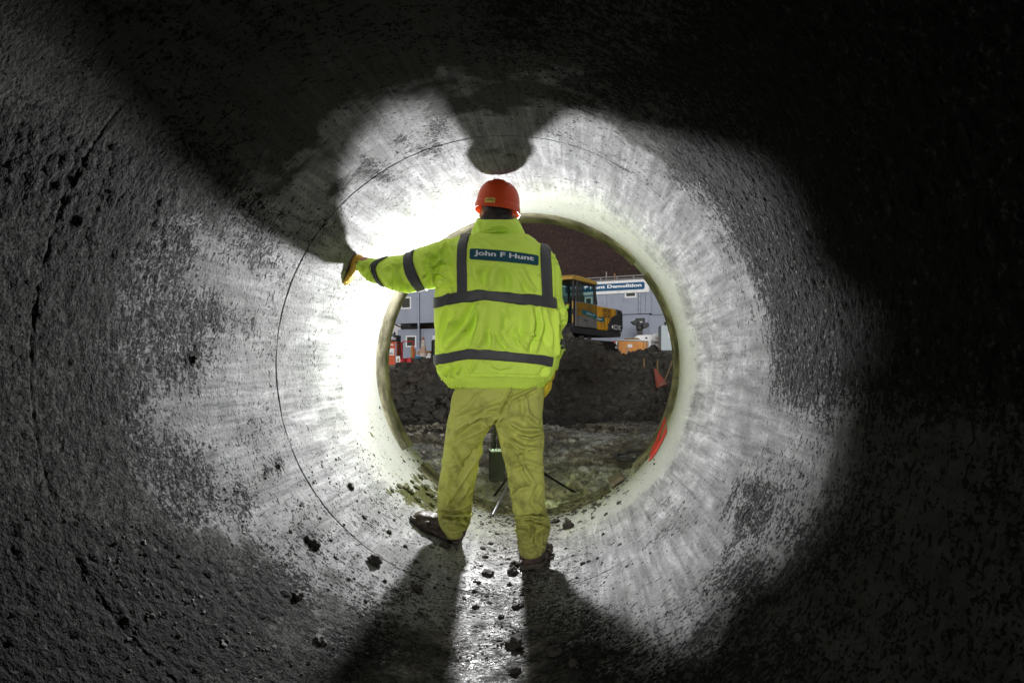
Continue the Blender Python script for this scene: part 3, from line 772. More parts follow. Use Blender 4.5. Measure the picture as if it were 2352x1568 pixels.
# guard rail on the cabin roof ------------------------------------------------
gr = thing('guard_rail', 'double steel guard rail along the cabin roof above the sign', 'railing', FP(fs(1420), zt, 0))
r0, r1 = fs(1190), fs(1640)
for dz in (0.16, 0.36):
    MB().bar(FP(r0, zt + dz - .05, .1), FP(r1, zt + dz - .05, .1), .05, n=6).build('rail', M_GALV, gr, 40)
for k in range(12):
    s = r0 + (r1 - r0) * (k + .5) / 12
    MB().bar(FP(s, zt - .12, .1), FP(s, zt + .32, .1), .04, n=6).build('post', M_GALV, gr, 40)
for u, v, mm, lb in ((1393, 624.5, M_GALV, 'thin grey pole standing on the cabin roof above the sign'), (1412, 628.5, M_OCHRE, 'thin yellow pole standing on the cabin roof beside the grey pole')):
    s = fs(u)
    tag(MB().bar(FP(s, zt - .1, .02), FP(s, fz(v, s), .02), .04, n=6).build('roof_pole', mm, None, 40, base=FP(s, zt, .02)), lb, 'pole')

# ------------------------------------------------------------------ excavator
EX0 = Vector((0.03, 21.0, 0.0)); EXT = Vector((0.46, 0.888, 0)); EXB = Vector((-0.888, 0.46, 0))
ME = Matrix(((EXT.x, EXB.x, 0, EX0.x), (EXT.y, EXB.y, 0, EX0.y), (0, 0, 1, 0), (0, 0, 0, 1)))   # a: towards the tail, b: across, c: up
def E(a, b, c): return ME @ Vector((a, b, c))
ex = thing('excavator', 'yellow and charcoal tracked excavator with its cab door side in view behind the spoil heap', 'excavator', E(1.6, 1.25, -0.1))
def eb(lo, hi): return MB(ME).box(lo, hi)
def side(poly, b0, b1):
    m = MB(); m.prism(poly, lambda a, c: E(a, b0, c), lambda a, c: E(a, b1, c)); return m
# house: skirt, hood, counterweight
side([(-.25, .98), (3.0, .95), (3.65, .99), (3.72, 1.16), (-.25, 1.17)], 0.0, 2.54).build('deck', M_CHAR, ex, None, .02)
side([(1.76, 1.175), (3.3, 1.175), (3.3, 1.92), (3.22, 1.955), (1.76, 1.955)], 0.03, 2.50).build('engine_hood', M_YEL, ex, None, .025)
cwp = [(2.55, 1.172), (3.72, 1.172), (3.80, 1.3), (3.80, 1.80), (3.70, 1.93), (3.303, 1.95), (3.303, 1.74), (3.05, 1.70), (2.82, 1.58), (2.64, 1.38)]
cw = MB(); cw.prism([(3.304, 1.172), (3.74, 1.172), (3.82, 1.3), (3.80, 1.80), (3.70, 1.93), (3.304, 1.948)], lambda a, c: E(a, -.02, c), lambda a, c: E(a, 2.56, c))
cw = cw.build('counterweight', M_CHAR, ex, None, .03)
side([(2.55, 1.172), (3.303, 1.172), (3.303, 1.74), (3.05, 1.70), (2.82, 1.58), (2.64, 1.38)], -.015, .031).build('side_panel', M_CHAR, ex)
text_obj('lettering', 'EC210C', lambda a, b: E(2.99 + .64 * a, -.024, 1.235 + .155 * b), M_LETTER, cw, 0.0)
m = MB(); m.lathe([(.0, 0), (.055, 0), (.055, .006), (0, .006)], E(2.90, -.016, 1.315), E(0, -1, 0) - E(0, 0, 0), 16); lg = m.build('round_badge', M_LETTER, cw)
for r in range(2):
    for k in range(3):
        a0 = 2.18 + k * .245; c0 = 1.61 + r * .165
        gm = eb((a0, .018, c0), (a0 + .215, .034, c0 + .135)).build('grille', M_DARK, ex)
        for q_ in range(4):
            eb((a0 + .02 + q_ * .05, .0145, c0 + .005), (a0 + .030 + q_ * .05, .0176, c0 + .13)).build('louvre', M_YEL, gm)
eb((1.765, .026, 1.45), (2.34, .029, 1.60)).build('decal', M_TEAL, ex)
text_obj('decal_lettering', 'John F Hunt', lambda a, b: E(1.12 + .95 * a, .0 if a > 9 else -.012, 1.475 + .085 * b), M_LETTER, ex, 0.02)
for a0 in (2.33, 2.60):
    eb((a0, .02, 1.18), (a0 + .012, .0295, 1.93)).build('panel_gap', M_DARK, ex)
m = MB(); m.lathe([(.07, 0), (.07, .05), (.06, .06), (.06, .14), (.035, .18), (0, .18)], E(2.55, .5, 1.957), (0, 0, 1), 14); m.build('beacon', M_BEACON, ex, 50)
MB().bar(E(1.9, .25, 1.95), E(1.9, .25, 2.02), .03).bar(E(1.9, .25, 2.02), E(2.1, .25, 2.02), .025).bar(E(2.1, .25, 2.02), E(2.1, .25, 1.95), .025).build('hand_rail', M_DARK, ex, 40)
# cab
CB1 = 1.02
for (a, b, a2) in ((0.0, 0.0, 0.0), (0.0, CB1 - .07, 0.0), (1.62, 0.0, 1.52), (1.62, CB1 - .07, 1.52)):
    m = MB(ME); m.add([(a, b, 1.172), (a + .085, b, 1.172), (a + .085, b + .07, 1.172), (a, b + .07, 1.172), (a2 + (.03 if a == 0 else 0), b, 2.62), (a2 + .085, b, 2.62), (a2 + .085, b + .07, 2.62), (a2 + (.03 if a == 0 else 0), b + .07, 2.62)],
        [(0,3,2,1),(4,5,6,7),(0,1,5,4),(1,2,6,5),(2,3,7,6),(3,0,4,7)])
    m.build('cab_post', M_CHAR, ex)
rf = MB(); rf.prism([(-.12, 2.625), (1.66, 2.625), (1.70, 2.66), (1.55, 2.73), (1.1, 2.765), (.3, 2.78), (-.05, 2.765), (-.14, 2.70)], lambda a, c: E(a, -.04, c), lambda a, c: E(a, CB1 + .04, c)); rf.build('cab_roof', M_ROOFY, ex, None, .02)
eb((0.002, .002, 1.172), (1.7, CB1 - .002, 1.24)).build('cab_floor', M_DARK, ex)
side([(1.635, 1.241), (1.70, 1.241), (1.70, 1.95), (1.635, 1.95)], .072, CB1 - .072).build('cab_back', M_CHAR, ex)
eb((1.60, .075, 1.955), (1.612, CB1 - .075, 2.56)).build('rear_window', M_CLEAR, ex)
eb((.03, .075, 1.30), (.042, CB1 - .075, 2.58)).build('windscreen', M_CLEAR, ex)
eb((.09, CB1 - .03, 1.30), (1.58, CB1 - .018, 2.58)).build('side_window', M_CLEAR, ex)
# door, a few centimetres ajar
door = MB()
door.prism([(.10, 1.20), (1.63, 1.20), (1.63, 1.98), (.10, 1.98)], lambda a, c: E(a, -.035, c), lambda a, c: E(a, -.006, c))
door = door.build('cab_door', M_DOORG, ex, None, .012)
m = MB()
for (p, q_) in (((.10, 1.985), (.17, 2.58)), ((1.57, 1.985), (1.40, 2.55))):
    m.bar(E(p[0] + .03, -.02, p[1]), E(q_[0] + .03, -.02, q_[1]), .038, n=8)
m.bar(E(.19, -.02, 2.58), E(1.43, -.02, 2.55), .038, n=8)
m.build('door_frame', M_CHAR, door, 40)
side([(.16, 1.985), (.68, 1.985), (.60, 2.56), (.21, 2.56)], -.024, -.018).build('door_glass', M_GLASS, door)
side([(.14, 1.55), (1.3, 1.52), (1.55, 1.60), (1.60, 1.95), (.14, 1.95)], -.0395, -.0365).build('yellow_flash', M_MUST, door)
side([(.52, 1.60), (1.56, 1.50), (1.56, 1.66), (.52, 1.76)], -.0425, -.041).build('teal_flash', M_TEAL, door)
text_obj('door_lettering', 'John F', lambda a, b: E(.80 + .62 * a, -.046, 1.600 - .05 * a + .10 * b), M_CABW, door, 0.02)
eb((.62, -.05, 1.40), (.92, -.036, 1.425)).build('door_handle', M_DARK, door)
eb((-.075, -.012, 1.3), (-.03, .012, 1.56)).build('marker_strip', M_ROOFY, ex)
eb((-.075, -.012, 1.72), (-.03, .012, 1.96)).build('marker_strip', M_ROOFY, ex)
# inside
side([(.75, 1.242), (1.25, 1.242), (1.25, 1.62), (.75, 1.62)], .25, .78).build('seat', M_DARK, ex, None, .04)
side([(1.13, 1.625), (1.27, 1.625), (1.36, 2.25), (1.24, 2.25)], .27, .76).build('seat_back', M_DARK, ex, None, .04)
eb((.25, .2, 1.242), (.45, .8, 1.95)).build('console', M_CHAR, ex, None, .03)
m = MB(); m.tube([E(-.10, .42, 1.25), E(-.12, .36, 1.45), E(-.12, .30, 1.62), E(-.11, .25, 1.78), E(-.09, .18, 1.86), E(-.05, .12, 1.84)], .028, 8); m.build('grab_rail', M_OCHRE, ex, 60)
m = MB(); m.lathe([(0, -.07), (.05, -.05), (.06, 0), (.05, .05), (0, .07)], E(-.10, .17, 1.78), (0, 0, 1), 12); m.build('control_knob', M_GREEND, ex, 60)
# right side tank, boom folded in front
eb((-.1, 1.5, 1.175), (1.7, 2.5, 1.85)).build('tank', M_YEL, ex, None, .04)
def bent(pts, b0, b1, name, mat):
    m = MB(); m.prism(pts, lambda a, c: E(a, b0, c), lambda a, c: E(a, b1, c)); return m.build(name, mat, ex, None, .02)
bent([(.5, 1.3), (.9, 1.75), (-.6, 2.62), (-2.0, 2.2), (-2.05, 1.95), (-.65, 2.15)], 1.08, 1.42, 'boom', M_YEL)
bent([(-1.75, 2.5), (-2.25, 2.35), (-2.35, .95), (-2.05, .92)], 1.12, 1.38, 'dipper_arm', M_YEL)
bent([(-2.4, .95), (-1.95, 1.0), (-1.5, .45), (-1.9, -.1), (-2.6, .15)], .85, 1.65, 'bucket', M_TRACK)
# tracks
for b0 in (-.1, 1.95):
    tp = [(-.35, .35), (-.2, .12), (.1, -.08), (2.9, -.08), (3.2, .12), (3.35, .35), (3.2, .62), (2.9, .78), (.1, .78), (-.2, .62)]
    tr = MB(); tr.prism(tp, lambda a, c: E(a, b0 + .09, c), lambda a, c: E(a, b0 + .56, c)); tr = tr.build('track', M_TRACK, ex, None, .03)
    pl = [(x, z) for x, z in tp]; L = []
    n_ = len(pl)
    for k in range(n_):
        (x0, z0), (x1, z1) = pl[k], pl[(k + 1) % n_]; d = math.hypot(x1 - x0, z1 - z0); c_ = max(1, int(d / .19))
        for q_ in range(c_):
            f_ = (q_ + .5) / c_; L.append((x0 + (x1 - x0) * f_, z0 + (z1 - z0) * f_, math.atan2(z1 - z0, x1 - x0)))
    me = None
    for (a, c, an) in L:
        R_ = Matrix.Translation(E(a, b0 + .325, c)) @ ME.to_3x3().to_4x4() @ Matrix.Rotation(-an, 4, 'Y')
        MB(R_).box((-.075, -.3, -.03), (.075, .3, .03)).build('track_shoe', M_TRACK, tr)
eb((.4, .4, .3), (2.6, 2.1, .75)).build('undercarriage', M_TRACK, ex)
m = MB(); m.lathe([(.6, 0), (.6, .22)], E(1.5, 1.25, .752), (0, 0, 1), 24); m.build('slew_ring', M_TRACK, ex, 40)

# ------------------------------------------------------------------ skip, lighting tower, cabinet on the right
def pbox(mb, u0, u1, v0, v1, d, depth):
    a, b = P(u0, v1, d), P(u1, v0, d)
    return mb.box((a.x, d, a.z), (b.x, d + depth, b.z))
GZ = 0.33
d = 40.0
sk = thing('skip', 'orange-yellow ribbed skip with a small white label beyond the mound', 'skip', P(1454, 822, d + .7))
def SK(u, v, o=0): return P(u, v, d) + Vector((0, o, 0))
def slab(poly, d0, d1, name, mat, par, bev=0):
    m = MB(); m.prism(poly, lambda u, v: SK(u, v, d0), lambda u, v: SK(u, v, d1)); return m.build(name, mat, par, None, bev)
slab([(1421, 783), (1487, 783), (1487, 803), (1479, 822), (1432, 822), (1421, 803)], 0, 1.5, 'body', M_SKIP, sk)
slab([(1420, 780.5), (1488, 780.5), (1488, 783), (1420, 783)], -.07, 1.57, 'rim', M_WHITE, sk)
slab([(1421, 802.6), (1487, 802.6), (1487, 804), (1421, 804)], -.05, -.002, 'rail', M_SKIP, sk)
for k in range(11):
    u = 1424 + k * 6
    slab([(u, 783.2), (u + .9, 783.2), (u + .9, 802.4), (u, 802.4)], -.06, -.002, 'rib', M_RUST if k > 8 else M_SKIP, sk)
    if 1430 < u < 1480: slab([(u, 804.2), (u + .9, 804.2), (u + .9, 821.6), (u, 821.6)], -.06, -.002, 'rib', M_SKIP, sk)
slab([(1441.5, 790.5), (1452, 790.5), (1452, 797.5), (1441.5, 797.5)], -.075, -.062, 'label', M_WHITE, sk)
slab([(1438, 776), (1466, 775), (1474, 780.4), (1436, 780.4)], .3, 1.2, 'timber_load', M_WOOD, sk)

hb = thing('hazard_board', 'red and white striped board standing left of the orange skip', 'barrier', P(1413, 822, 38))
d = 38.0
slab([(1406.5, 783), (1413.5, 783), (1409, 806), (1406.5, 806)], 0, .05, 'red_stripe', M_REDP, hb)
slab([(1417, 780), (1420, 780), (1411.5, 808), (1410.5, 822), (1408.5, 822), (1409.5, 806)], -.02, .06, 'white_stripe', M_WHITE, hb)

d = 41.5
lt = thing('lighting_tower', 'white mobile lighting tower with a folded black floodlight head', 'lighting tower', P(1490, 815, d + .8))
slab([(1458, 774), (1464, 769.5), (1500, 768), (1500, 765.5), (1517.5, 765.5), (1517.5, 797), (1510, 797), (1505, 791), (1497, 791), (1494, 797), (1489, 797), (1489, 784), (1458, 778)], 0, 1.5, 'body', M_WHITE, lt, .03)
for k in range(7):
    u = 1495.5 + k * 3.1
    slab([(u, 782.2 + k * .2), (u + 1.9, 782.2 + k * .2), (u + 1.9, 789.5), (u, 789.5)], -.02, -.002, 'vent', M_DARK, lt)
text_obj('red_lettering', 'hire', lambda a, b: SK(1505 + 6.5 * a, 779.2 - 3.6 * b - 1.2 * a, -.012), M_REDP, lt, 0.02)
slab([(1482, 774), (1487, 774), (1487, 778), (1482, 778)], -.02, -.002, 'vent', M_CHAR, lt)
slab([(1466, 757.5), (1477, 757.5), (1477.5, 769), (1465.5, 769)], .3, .6, 'mast', M_DARK, lt)
slab([(1462, 742), (1480, 742), (1478, 758.2), (1464.5, 758.2)], .25, .7, 'mast_head', M_DARK, lt, .02)
for poly in ([(1447.8, 739.5), (1459, 735.5), (1464, 737), (1463, 746.5), (1456, 746.5)], [(1460, 731.5), (1480, 730.5), (1481, 741.5), (1461, 742)], [(1473, 744.5), (1487, 740.5), (1489.5, 745), (1488.5, 752), (1476, 755)], [(1462, 749), (1472, 748), (1473, 757), (1464, 757.5)]):
    h = slab(poly, -.25, .24, 'floodlight', M_DARK, lt, .03)
    cx = sum(p[0] for p in poly) / len(poly); cy = sum(p[1] for p in poly) / len(poly)
    slab([(cx + (x - cx) * .72, cy + (y - cy) * .72) for x, y in poly], -.27, -.252, 'lens', M_CHAR, h)
for u in (1469.0, 1472.2):
    slab([(u, 738.8), (u + 2.0, 738.8), (u + 1.5, 741.4), (u - .4, 741.4)], -.29, -.262, 'lamp_glint', M_LETTER, lt)
for u in (1462, 1500):
    m = MB(); m.lathe([(.34, 0), (.38, .05), (.38, .22), (.34, .27)], P(u, 803, d + .1), (0, 1, 0), 18); m.build('wheel', M_DARK, lt, 40)
slab([(1488, 791), (1512, 791), (1512, 803), (1488, 803)], .3, 1.3, 'chassis', M_CHAR, lt)

d = 36.0
cbn = thing('pale_cabinet', 'pale grey-blue steel cabinet standing on a dark base at the pipe edge', 'cabinet', P(1540, 815, d + .6))
slab([(1518.5, 747), (1600, 743), (1600, 804.5), (1518.5, 804.5)], 0, 1.2, 'body', M_CABW, cbn, .03)
slab([(1529.5, 754.5), (1575, 752), (1575, 801), (1529.5, 801)], -.03, -.002, 'door', M_CABW, cbn)
slab([(1516, 804.8), (1602, 804.8), (1602, 822), (1516, 822)], .05, 1.2, 'base', M_CHAR, cbn)
slab([(1535, 766), (1552, 765), (1552, 773.5), (1535, 774.5)], -.04, -.031, 'notice', M_WHITE, cbn)
text_obj('notice_lettering', 'Lift', lambda a, b: SK(1537 + 9 * a, 772.5 - 5 * b, -.045), M_BLUE, cbn, 0.01)
slab([(1533, 757), (1540, 756.6), (1540, 758.4), (1533, 758.8)], -.04, -.031, 'plate', M_CHAR, cbn)
m = MB(); m.bar(P(1528, 746.5, d + .3), P(1528, 742, d + .3), .05).bar(P(1528, 742, d + .3), P(1528, 739.5, d + .3), .065); m.build('cap', M_DARK, cbn, 40)

# mesh fence panel in front of the skip
d = 31.0
fp = thing('mesh_fence', 'thin grey wire fence panel standing in front of the orange skip', 'fence', P(1470, 830, d))
for (u0, v0, u1, v1) in ((1440.5, 795, 1440.5, 826), (1489, 783, 1487, 824), (1413, 782, 1489, 783.5), (1500, 778, 1494, 800)):
    MB().bar(SK(u0, v0), SK(u1, v1), .022, n=6).build('tube', M_GALV, fp, 40)
m = MB()
for k in range(26):
    u = 1415 + k * 2.85; m.bar(SK(u, 784), SK(u, 824), .0022, n=4)
for k in range(7):
    m.bar(SK(1413, 787 + k * 6), SK(1489, 787 + k * 6), .0022, n=4)
w_ = m.build('wire_mesh', M_GALV, fp)

# ------------------------------------------------------------------ left hand clutter below the arm
d = 32.0
ot = thing('fuel_container', 'orange-red steel container with a white notice half hidden by the pipe edge', 'container', P(898, 846, d + .6))
slab([(872, 786), (912.5, 786), (912.5, 847), (872, 847)], 0, 1.1, 'body', M_ORG, ot, .03)
slab([(908.5, 786.5), (911.5, 786.5), (911.5, 846), (908.5, 846)], -.06, -.002, 'corner_rail', M_CABD, ot)
slab([(872, 784.5), (913, 784.5), (913, 786), (872, 786)], -.04, 1.14, 'lid', M_ORG, ot)
slab([(886.5, 800), (905.5, 800), (905.5, 815.5), (886.5, 815.5)], -.03, -.002, 'notice', M_WHITE, ot)
text_obj('notice_lettering', 'SKANSKA', lambda a, b: SK(884.5 + 20.3 * a, 813.6 - 4.6 * b, -.035), M_CHAR, ot, 0.03)
text_obj('notice_small_print', 'OFFICE', lambda a, b: SK(889 + 15 * a, 807 - 3.4 * b, -.035), M_GALV, ot, 0.0)
slab([(895.5, 790), (903.5, 790), (903.5, 793), (895.5, 793)], -.03, -.002, 'label', M_WHITE, ot)
d = 32.3
pu = thing('pump', 'black engine pump with pipes standing on the orange container', 'pump', P(902, 784.4, d + .3))
slab([(891, 769), (911.5, 769), (911.5, 784.3), (891, 784.3)], .1, .8, 'engine_block', M_DARK, pu, .04)
m = MB(); m.bar(SK(902.5, 769, .3), SK(902.5, 762, .3), .05); m.bar(SK(897, 770, .3), SK(897, 764.5, .3), .03); m.build('exhaust', M_DARK, pu, 40)
for (u, v, r) in ((899.5, 776, .1), (906, 778, .07)):
    m = MB(); m.lathe([(r * .5, 0), (r, .02), (r, .07), (r * .5, .09)], SK(u, v, 0), (0, 1, 0), 14); m.build('pulley', M_GALV, pu, 40)
d = 30.0
rb = thing('red_barrier', 'bright red plastic barrier with a bent red tube frame', 'barrier', P(930, 837, d))
slab([(916, 824.5), (941.5, 821), (944, 822.5), (944.5, 834), (917, 837)], 0, .25, 'panel', M_REDP, rb, .03)
slab([(917, 827.6), (943.5, 824.5), (943.5, 825.7), (917, 828.9)], -.03, -.002, 'groove', M_REDP, rb)
m = MB(); m.tube([SK(923, 823, .1), SK(922, 810, .1), SK(921, 790, .1), SK(922, 785.5, .1), SK(926, 784, .1), SK(935, 783.3, .1), SK(945, 783, .1), SK(948, 784.5, .1), SK(948.8, 790, .1), SK(949.5, 822, .1)], .022, 8); m.build('frame', M_REDP, rb, 60)
d = 29.0
ws = thing('warning_sign', 'small white and yellow warning notice on a thin post beside the red barrier', 'sign', P(914, 845, d))
slab([(909.6, 818), (918.8, 817.4), (919.2, 831), (910.2, 831.6)], 0, .02, 'board', M_WHITE, ws)
m = MB(); m.prism([(911.4, 829.8), (917.6, 829.2), (914.4, 820.2)], lambda u, v: SK(u, v, -.004), lambda u, v: SK(u, v, -.001)); m.build('triangle', M_OCHRE, ws)
slab([(914, 822.6), (915, 822.6), (914.9, 827), (914.1, 827)], -.009, -.006, 'exclamation_mark', M_DARK, ws)
MB().bar(SK(914.5, 831, .03), SK(914.9, 846, .03), .02).build('post', M_GALV, ws, 40)
d = 31.5
tp = thing('timber_post', 'short ochre timber post standing before the lower cabin window', 'post', P(947, 833, d))
m = MB(); slab([(943.4, 795), (948.6, 794), (950, 838), (944.6, 838)], 0, .11, 'post', M_OCHRE, tp, .01)
slab([(949.5, 800), (952.5, 800), (953, 823), (950.2, 823)], .12, .2, 'batten', M_WOOD, tp)
d = 33.5
tb = thing('timber_rail', 'horizontal ochre timber rail behind the big traffic cone', 'rail', P(980, 815, d))
slab([(958.5, 807), (1010, 804.8), (1010, 811), (958.5, 812.8)], 0, .12, 'board', M_OCHRE, tb, .01)
slab([(968, 812), (971, 812), (971, 838), (968, 838)], .13, .2, 'leg', M_WOOD, tb); slab([(1003, 811.5), (1006, 811.5), (1006, 838), (1003, 838)], .13, .2, 'leg', M_WOOD, tb)
d = 32.0
cn = thing('traffic_cone', 'tall dirty white and orange traffic cone standing on the crest of the mound', 'cone', P(972, 822, d))
prof = [(.29, .0), (.29, .03), (.20, .05), (.185, .09), (.155, .3), (.115, .55), (.08, .78), (.055, .93), (.045, .97)]
def cone_part(h0, h1, mat, name):
    hs = [h0] + [h for _, h in prof if h0 < h < h1] + [h1]
    rr = np.interp(hs, [h for _, h in prof], [r for r, _ in prof])
    m = MB(); m.lathe([(r, h) for r, h in zip(rr, hs)], cn.location, (0, 0, 1), 24); return m.build(name, mat, cn, 50)
cone_part(.05, .22, M_CONEW, 'skirt'); cone_part(.222, .52, M_CONEP, 'orange_band'); cone_part(.522, .84, M_CONEW, 'sleeve'); cone_part(.842, .97, M_CONE, 'tip')
m = MB(); c_ = cn.location; m.box((c_.x - .42, c_.y - .42, c_.z), (c_.x + .42, c_.y + .42, c_.z + .05)); m.build('base', M_CONEW, cn, None, .02)
m = MB(); m.box((c_.x - .34, c_.y - .34, -.02), (c_.x + .34, c_.y + .34, c_.z - .003))
tag(m.build('dark_block', M_CHAR, None, None, .02, base=Vector((c_.x, c_.y, 0))), 'dark block that the tall traffic cone stands on', 'block')
def bucket(u, v, mat, nm, lb, r=.16):
    m = MB(); c = P(u, v, 31); m.lathe([(r * .8, 0), (r, .34), (r * 1.06, .35), (r * 1.06, .38), (r * .95, .38), (r * .75, .04)], c, (0, 0, 1), 18)
    tag(m.build(nm, mat, None, 40, base=c), lb, 'bucket')
bucket(960.5, 837.5, M_BLUEP, 'blue_bucket', 'small blue plastic bucket left of the tall cone')
# crumpled white bag
bx_ = (985 - 1315) / F * 16.6; bz_ = max(mound_z(bx_, 16.6), mound_z(bx_ - .03, 16.3), mound_z(bx_, 16.0)) + .05
bmv = ICO_V * np.array([.065, .055, .06]) * (1 + .25 * np.random.RandomState(2).normal(size=(len(ICO_V), 1)))
wb = np_mesh('white_bag', bmv + np.array((bx_, 16.6, bz_)), ICO_F, M_WHITE, None, False, base=Vector((bx_, 16.6, bz_ - .04)))
tag(wb, 'crumpled white bag lying on the mound right of the tall cone', 'bag')
d = 33
bo = thing('black_bollard', 'black bollard beside the jacket edge behind the timber rail', 'bollard', P(997, 837.5, d))
m = MB(); m.lathe([(.13, 0), (.13, 1.12), (.10, 1.20), (0, 1.22)], P(997, 837.5, d), (0, 0, 1), 16); m.build('post', M_DARK, bo, 40)
MB().box((P(993, 780, d).x, d + .05, P(990, 780, d).z - .08), (P(1000, 780, d).x, d + .1, P(990, 770, d).z)).build('plate', M_GALV, bo)

# ------------------------------------------------------------------ on the mound and the ground
def mound_hit(u, v, back=0.0):
    h = MOUND_BVH.ray_cast(Vector((0, 0, 0)), P(u, v, 1.0).normalized())
    return (h[0].y if h[0] is not None else 15.5) - back
cd = min(mound_hit(1518, 888), mound_hit(1524, 876), mound_hit(1508, 862)) - 0.16
fc = thing('fallen_cone', 'faded red-orange traffic cone leaning over in the dark spoil', 'cone', P(1516, 889, cd))
p0, p1 = P(1520, 886, cd), P(1503.5, 846, cd + .1); ax = (p1 - p0).normalized()
m = MB(); m.lathe([(.115, .06), (.10, .12), (.06, .26), (.025, .37), (.02, .38)], p0, ax, 20); m.build('cone_body', M_CONE, fc, 50)
m = MB(); m.lathe([(.125, -.02), (.13, .0), (.117, .058)], p0, ax, 20); m.build('collar_band', M_CONE, fc, 50)
m = MB(); m.tube([P(1521, 884, cd - .1), P(1530, 866, cd - .05), P(1538, 846, cd), P(1544, 828, cd + .1)], .012, 6)
tag(m.build('thin_stick', M_WOOD, None, 60, base=P(1521, 884, cd)), 'thin pale stick leaning beside the fallen cone', 'stick')
for k, (u, v0, v1, lb) in enumerate(((1479.5, 823, 843, 'short pale stake at the left side of the brown cut'), (1510.5, 826, 855, 'longer pale stake at the right side of the brown cut'))):
    yy = min(mound_hit(u, v1 - 2), mound_hit(u, v1 - 10)) - .03; a = P(u, v1, yy); b = P(u - .6, v0, yy)
    tag(MB().bar(a, b, .02, .016, 5).build('wooden_stake', M_WOOD, None, 40, base=a), lb, 'stake', 'stakes on the mound')
# hose loop
hc = Vector((0.83, 6.78, -0.90)); pts = []
for k in range(41):
    a = math.radians(-60 + 300 * k / 40) + math.pi / 2 - math.radians(0)
    rr = 0.41 + 0.012 * math.sin(k * .9)
    pts.append(hc + Vector((rr * math.cos(a), rr * .95 * math.sin(a), 0.012 * math.sin(k * .7))))
m = MB(); m.tube(pts, .021, 10)
tag(m.build('hose', M_HOSE, None, 80, base=hc), 'slate-blue hose lying in a loop on the mud', 'hose')
# slab at the pipe lip
e0, n0 = on_pipe(1405, 1112, .94); e1, n1 = on_pipe(1432, 1094, .94)
ax = (e1 - e0).normalized(); nn = ((n0 + n1) / 2).normalized(); yy = Vector((0, 1, 0))
ctr = (e0 + e1) / 2; M = Matrix(((ax.x, 0, nn.x, ctr.x), (ax.y, 1, nn.y, ctr.y), (ax.z, 0, nn.z, ctr.z), (0, 0, 0, 1)))
slb = MB(M).box((-.055, -.10, .0), (.05, .14, .028)).build('broken_slab', M_RUST, None, None, .004, base=ctr)
tag(slb, 'small brown broken slab lying on the pipe lip at lower right', 'slab')

# ------------------------------------------------------------------ flash on its stand, the one lit lamp of the place
M_STEEL = simple('bright_steel', (0.42, 0.42, 0.43), 0.3, 0.9, 0.1, 10)
M_BLK = simple('satin_black', (0.02, 0.02, 0.021), 0.4, 0, 0.2, 10)
M_PACK = simple('pack_grey', (0.018, 0.020, 0.019), 0.55, 0, 0.15, 8, 0.1)
M_BTN = simple('pale_buttons', (0.55, 0.65, 0.75), 0.3, 0, 0.1, 20)
def mat_emit(name, col, s):
    t = NT(name); return t.done(t.n('Emission', ins={'Color': (*col, 1), 'Strength': s}).outputs[0])
M_TUBE = mat_emit('lit_diffuser', (1.0, 0.985, 0.96), 30.0)
H = Vector((-0.525, 4.58, 0.215)); AIM = Vector((-0.06, -0.99, 0.02)).normalized()
st = thing('light_stand', 'slim black tripod light stand behind the man, carrying the lit flash', 'light stand', (-0.36, 4.8, -0.96))
apex = Vector((-0.36, 4.78, -0.66))
for f, mt in ((P(1127, 1190, 4.17), M_STEEL), (P(1129.5, 1146, 4.93), M_BLK), (P(1319, 1130, 5.18), M_BLK)):
    mid = apex.lerp(f, .45)
    lg = MB().bar(apex, mid, .011, n=10).bar(mid, f, .0085, n=10).build('leg', mt, st, 50)
    MB().bar(f + (mid - f).normalized() * .03, f - (mid - f).normalized() * .004, .0125, n=10).build('rubber_foot', M_BLK, lg, 50)
head_back = H - AIM * 0.34
MB().bar(apex - Vector((0, 0, .04)), apex + Vector((0, 0, .05)), .024, n=14).build('collar', M_BLK, st, 50)
MB().bar(apex, Vector((head_back.x, head_back.y, head_back.z - .05)), .0125, n=12).build('pole', M_BLK, st, 50)
fh = thing('flash_head', 'black studio flash head with a round lit reflector, facing back into the pipe', 'flash', head_back)
MB().bar(head_back, H - AIM * .10, .052, n=20).build('body', M_BLK, fh, 50)
m = MB(); m.lathe([(.05, -.11), (.072, -.07), (.088, -.02), (.092, 0), (.089, 0), (.084, -.02), (.045, -.10)], H, AIM, 28); m.build('reflector', M_STEEL, fh, 50)
m = MB(); m.lathe([(0, -.022), (.080, -.022), (.080, -.016), (0, -.016)], H, AIM, 28); m.build('diffuser', M_TUBE, fh, 50)
MB().bar(head_back - Vector((0, 0, .05)), head_back, .02, n=10).build('bracket', M_BLK, fh, 50)
fl = bpy.data.lights.new('flash_light', 'AREA'); fl.shape = 'DISK'; fl.size = 0.11; fl.spread = math.radians(160); fl.energy = FLASH_W; fl.color = (0.985, 0.99, 1.0)
flo = bpy.data.objects.new('flash_light', fl); COL.objects.link(flo)
bl = fl.copy(); bl.name = 'flash_beam'; bl.energy = BEAM_W; bl.spread = math.radians(105)          # what the reflector throws forward
blo = bpy.data.objects.new('flash_beam', bl); COL.objects.link(blo)
blo.parent = fh; blo.location = H + AIM * .005 - head_back; blo.rotation_euler = AIM.to_track_quat('-Z', 'Y').to_euler()
flo.parent = fh; flo.location = H + AIM * .004 - head_back
flo.rotation_euler = AIM.to_track_quat('-Z', 'Y').to_euler()
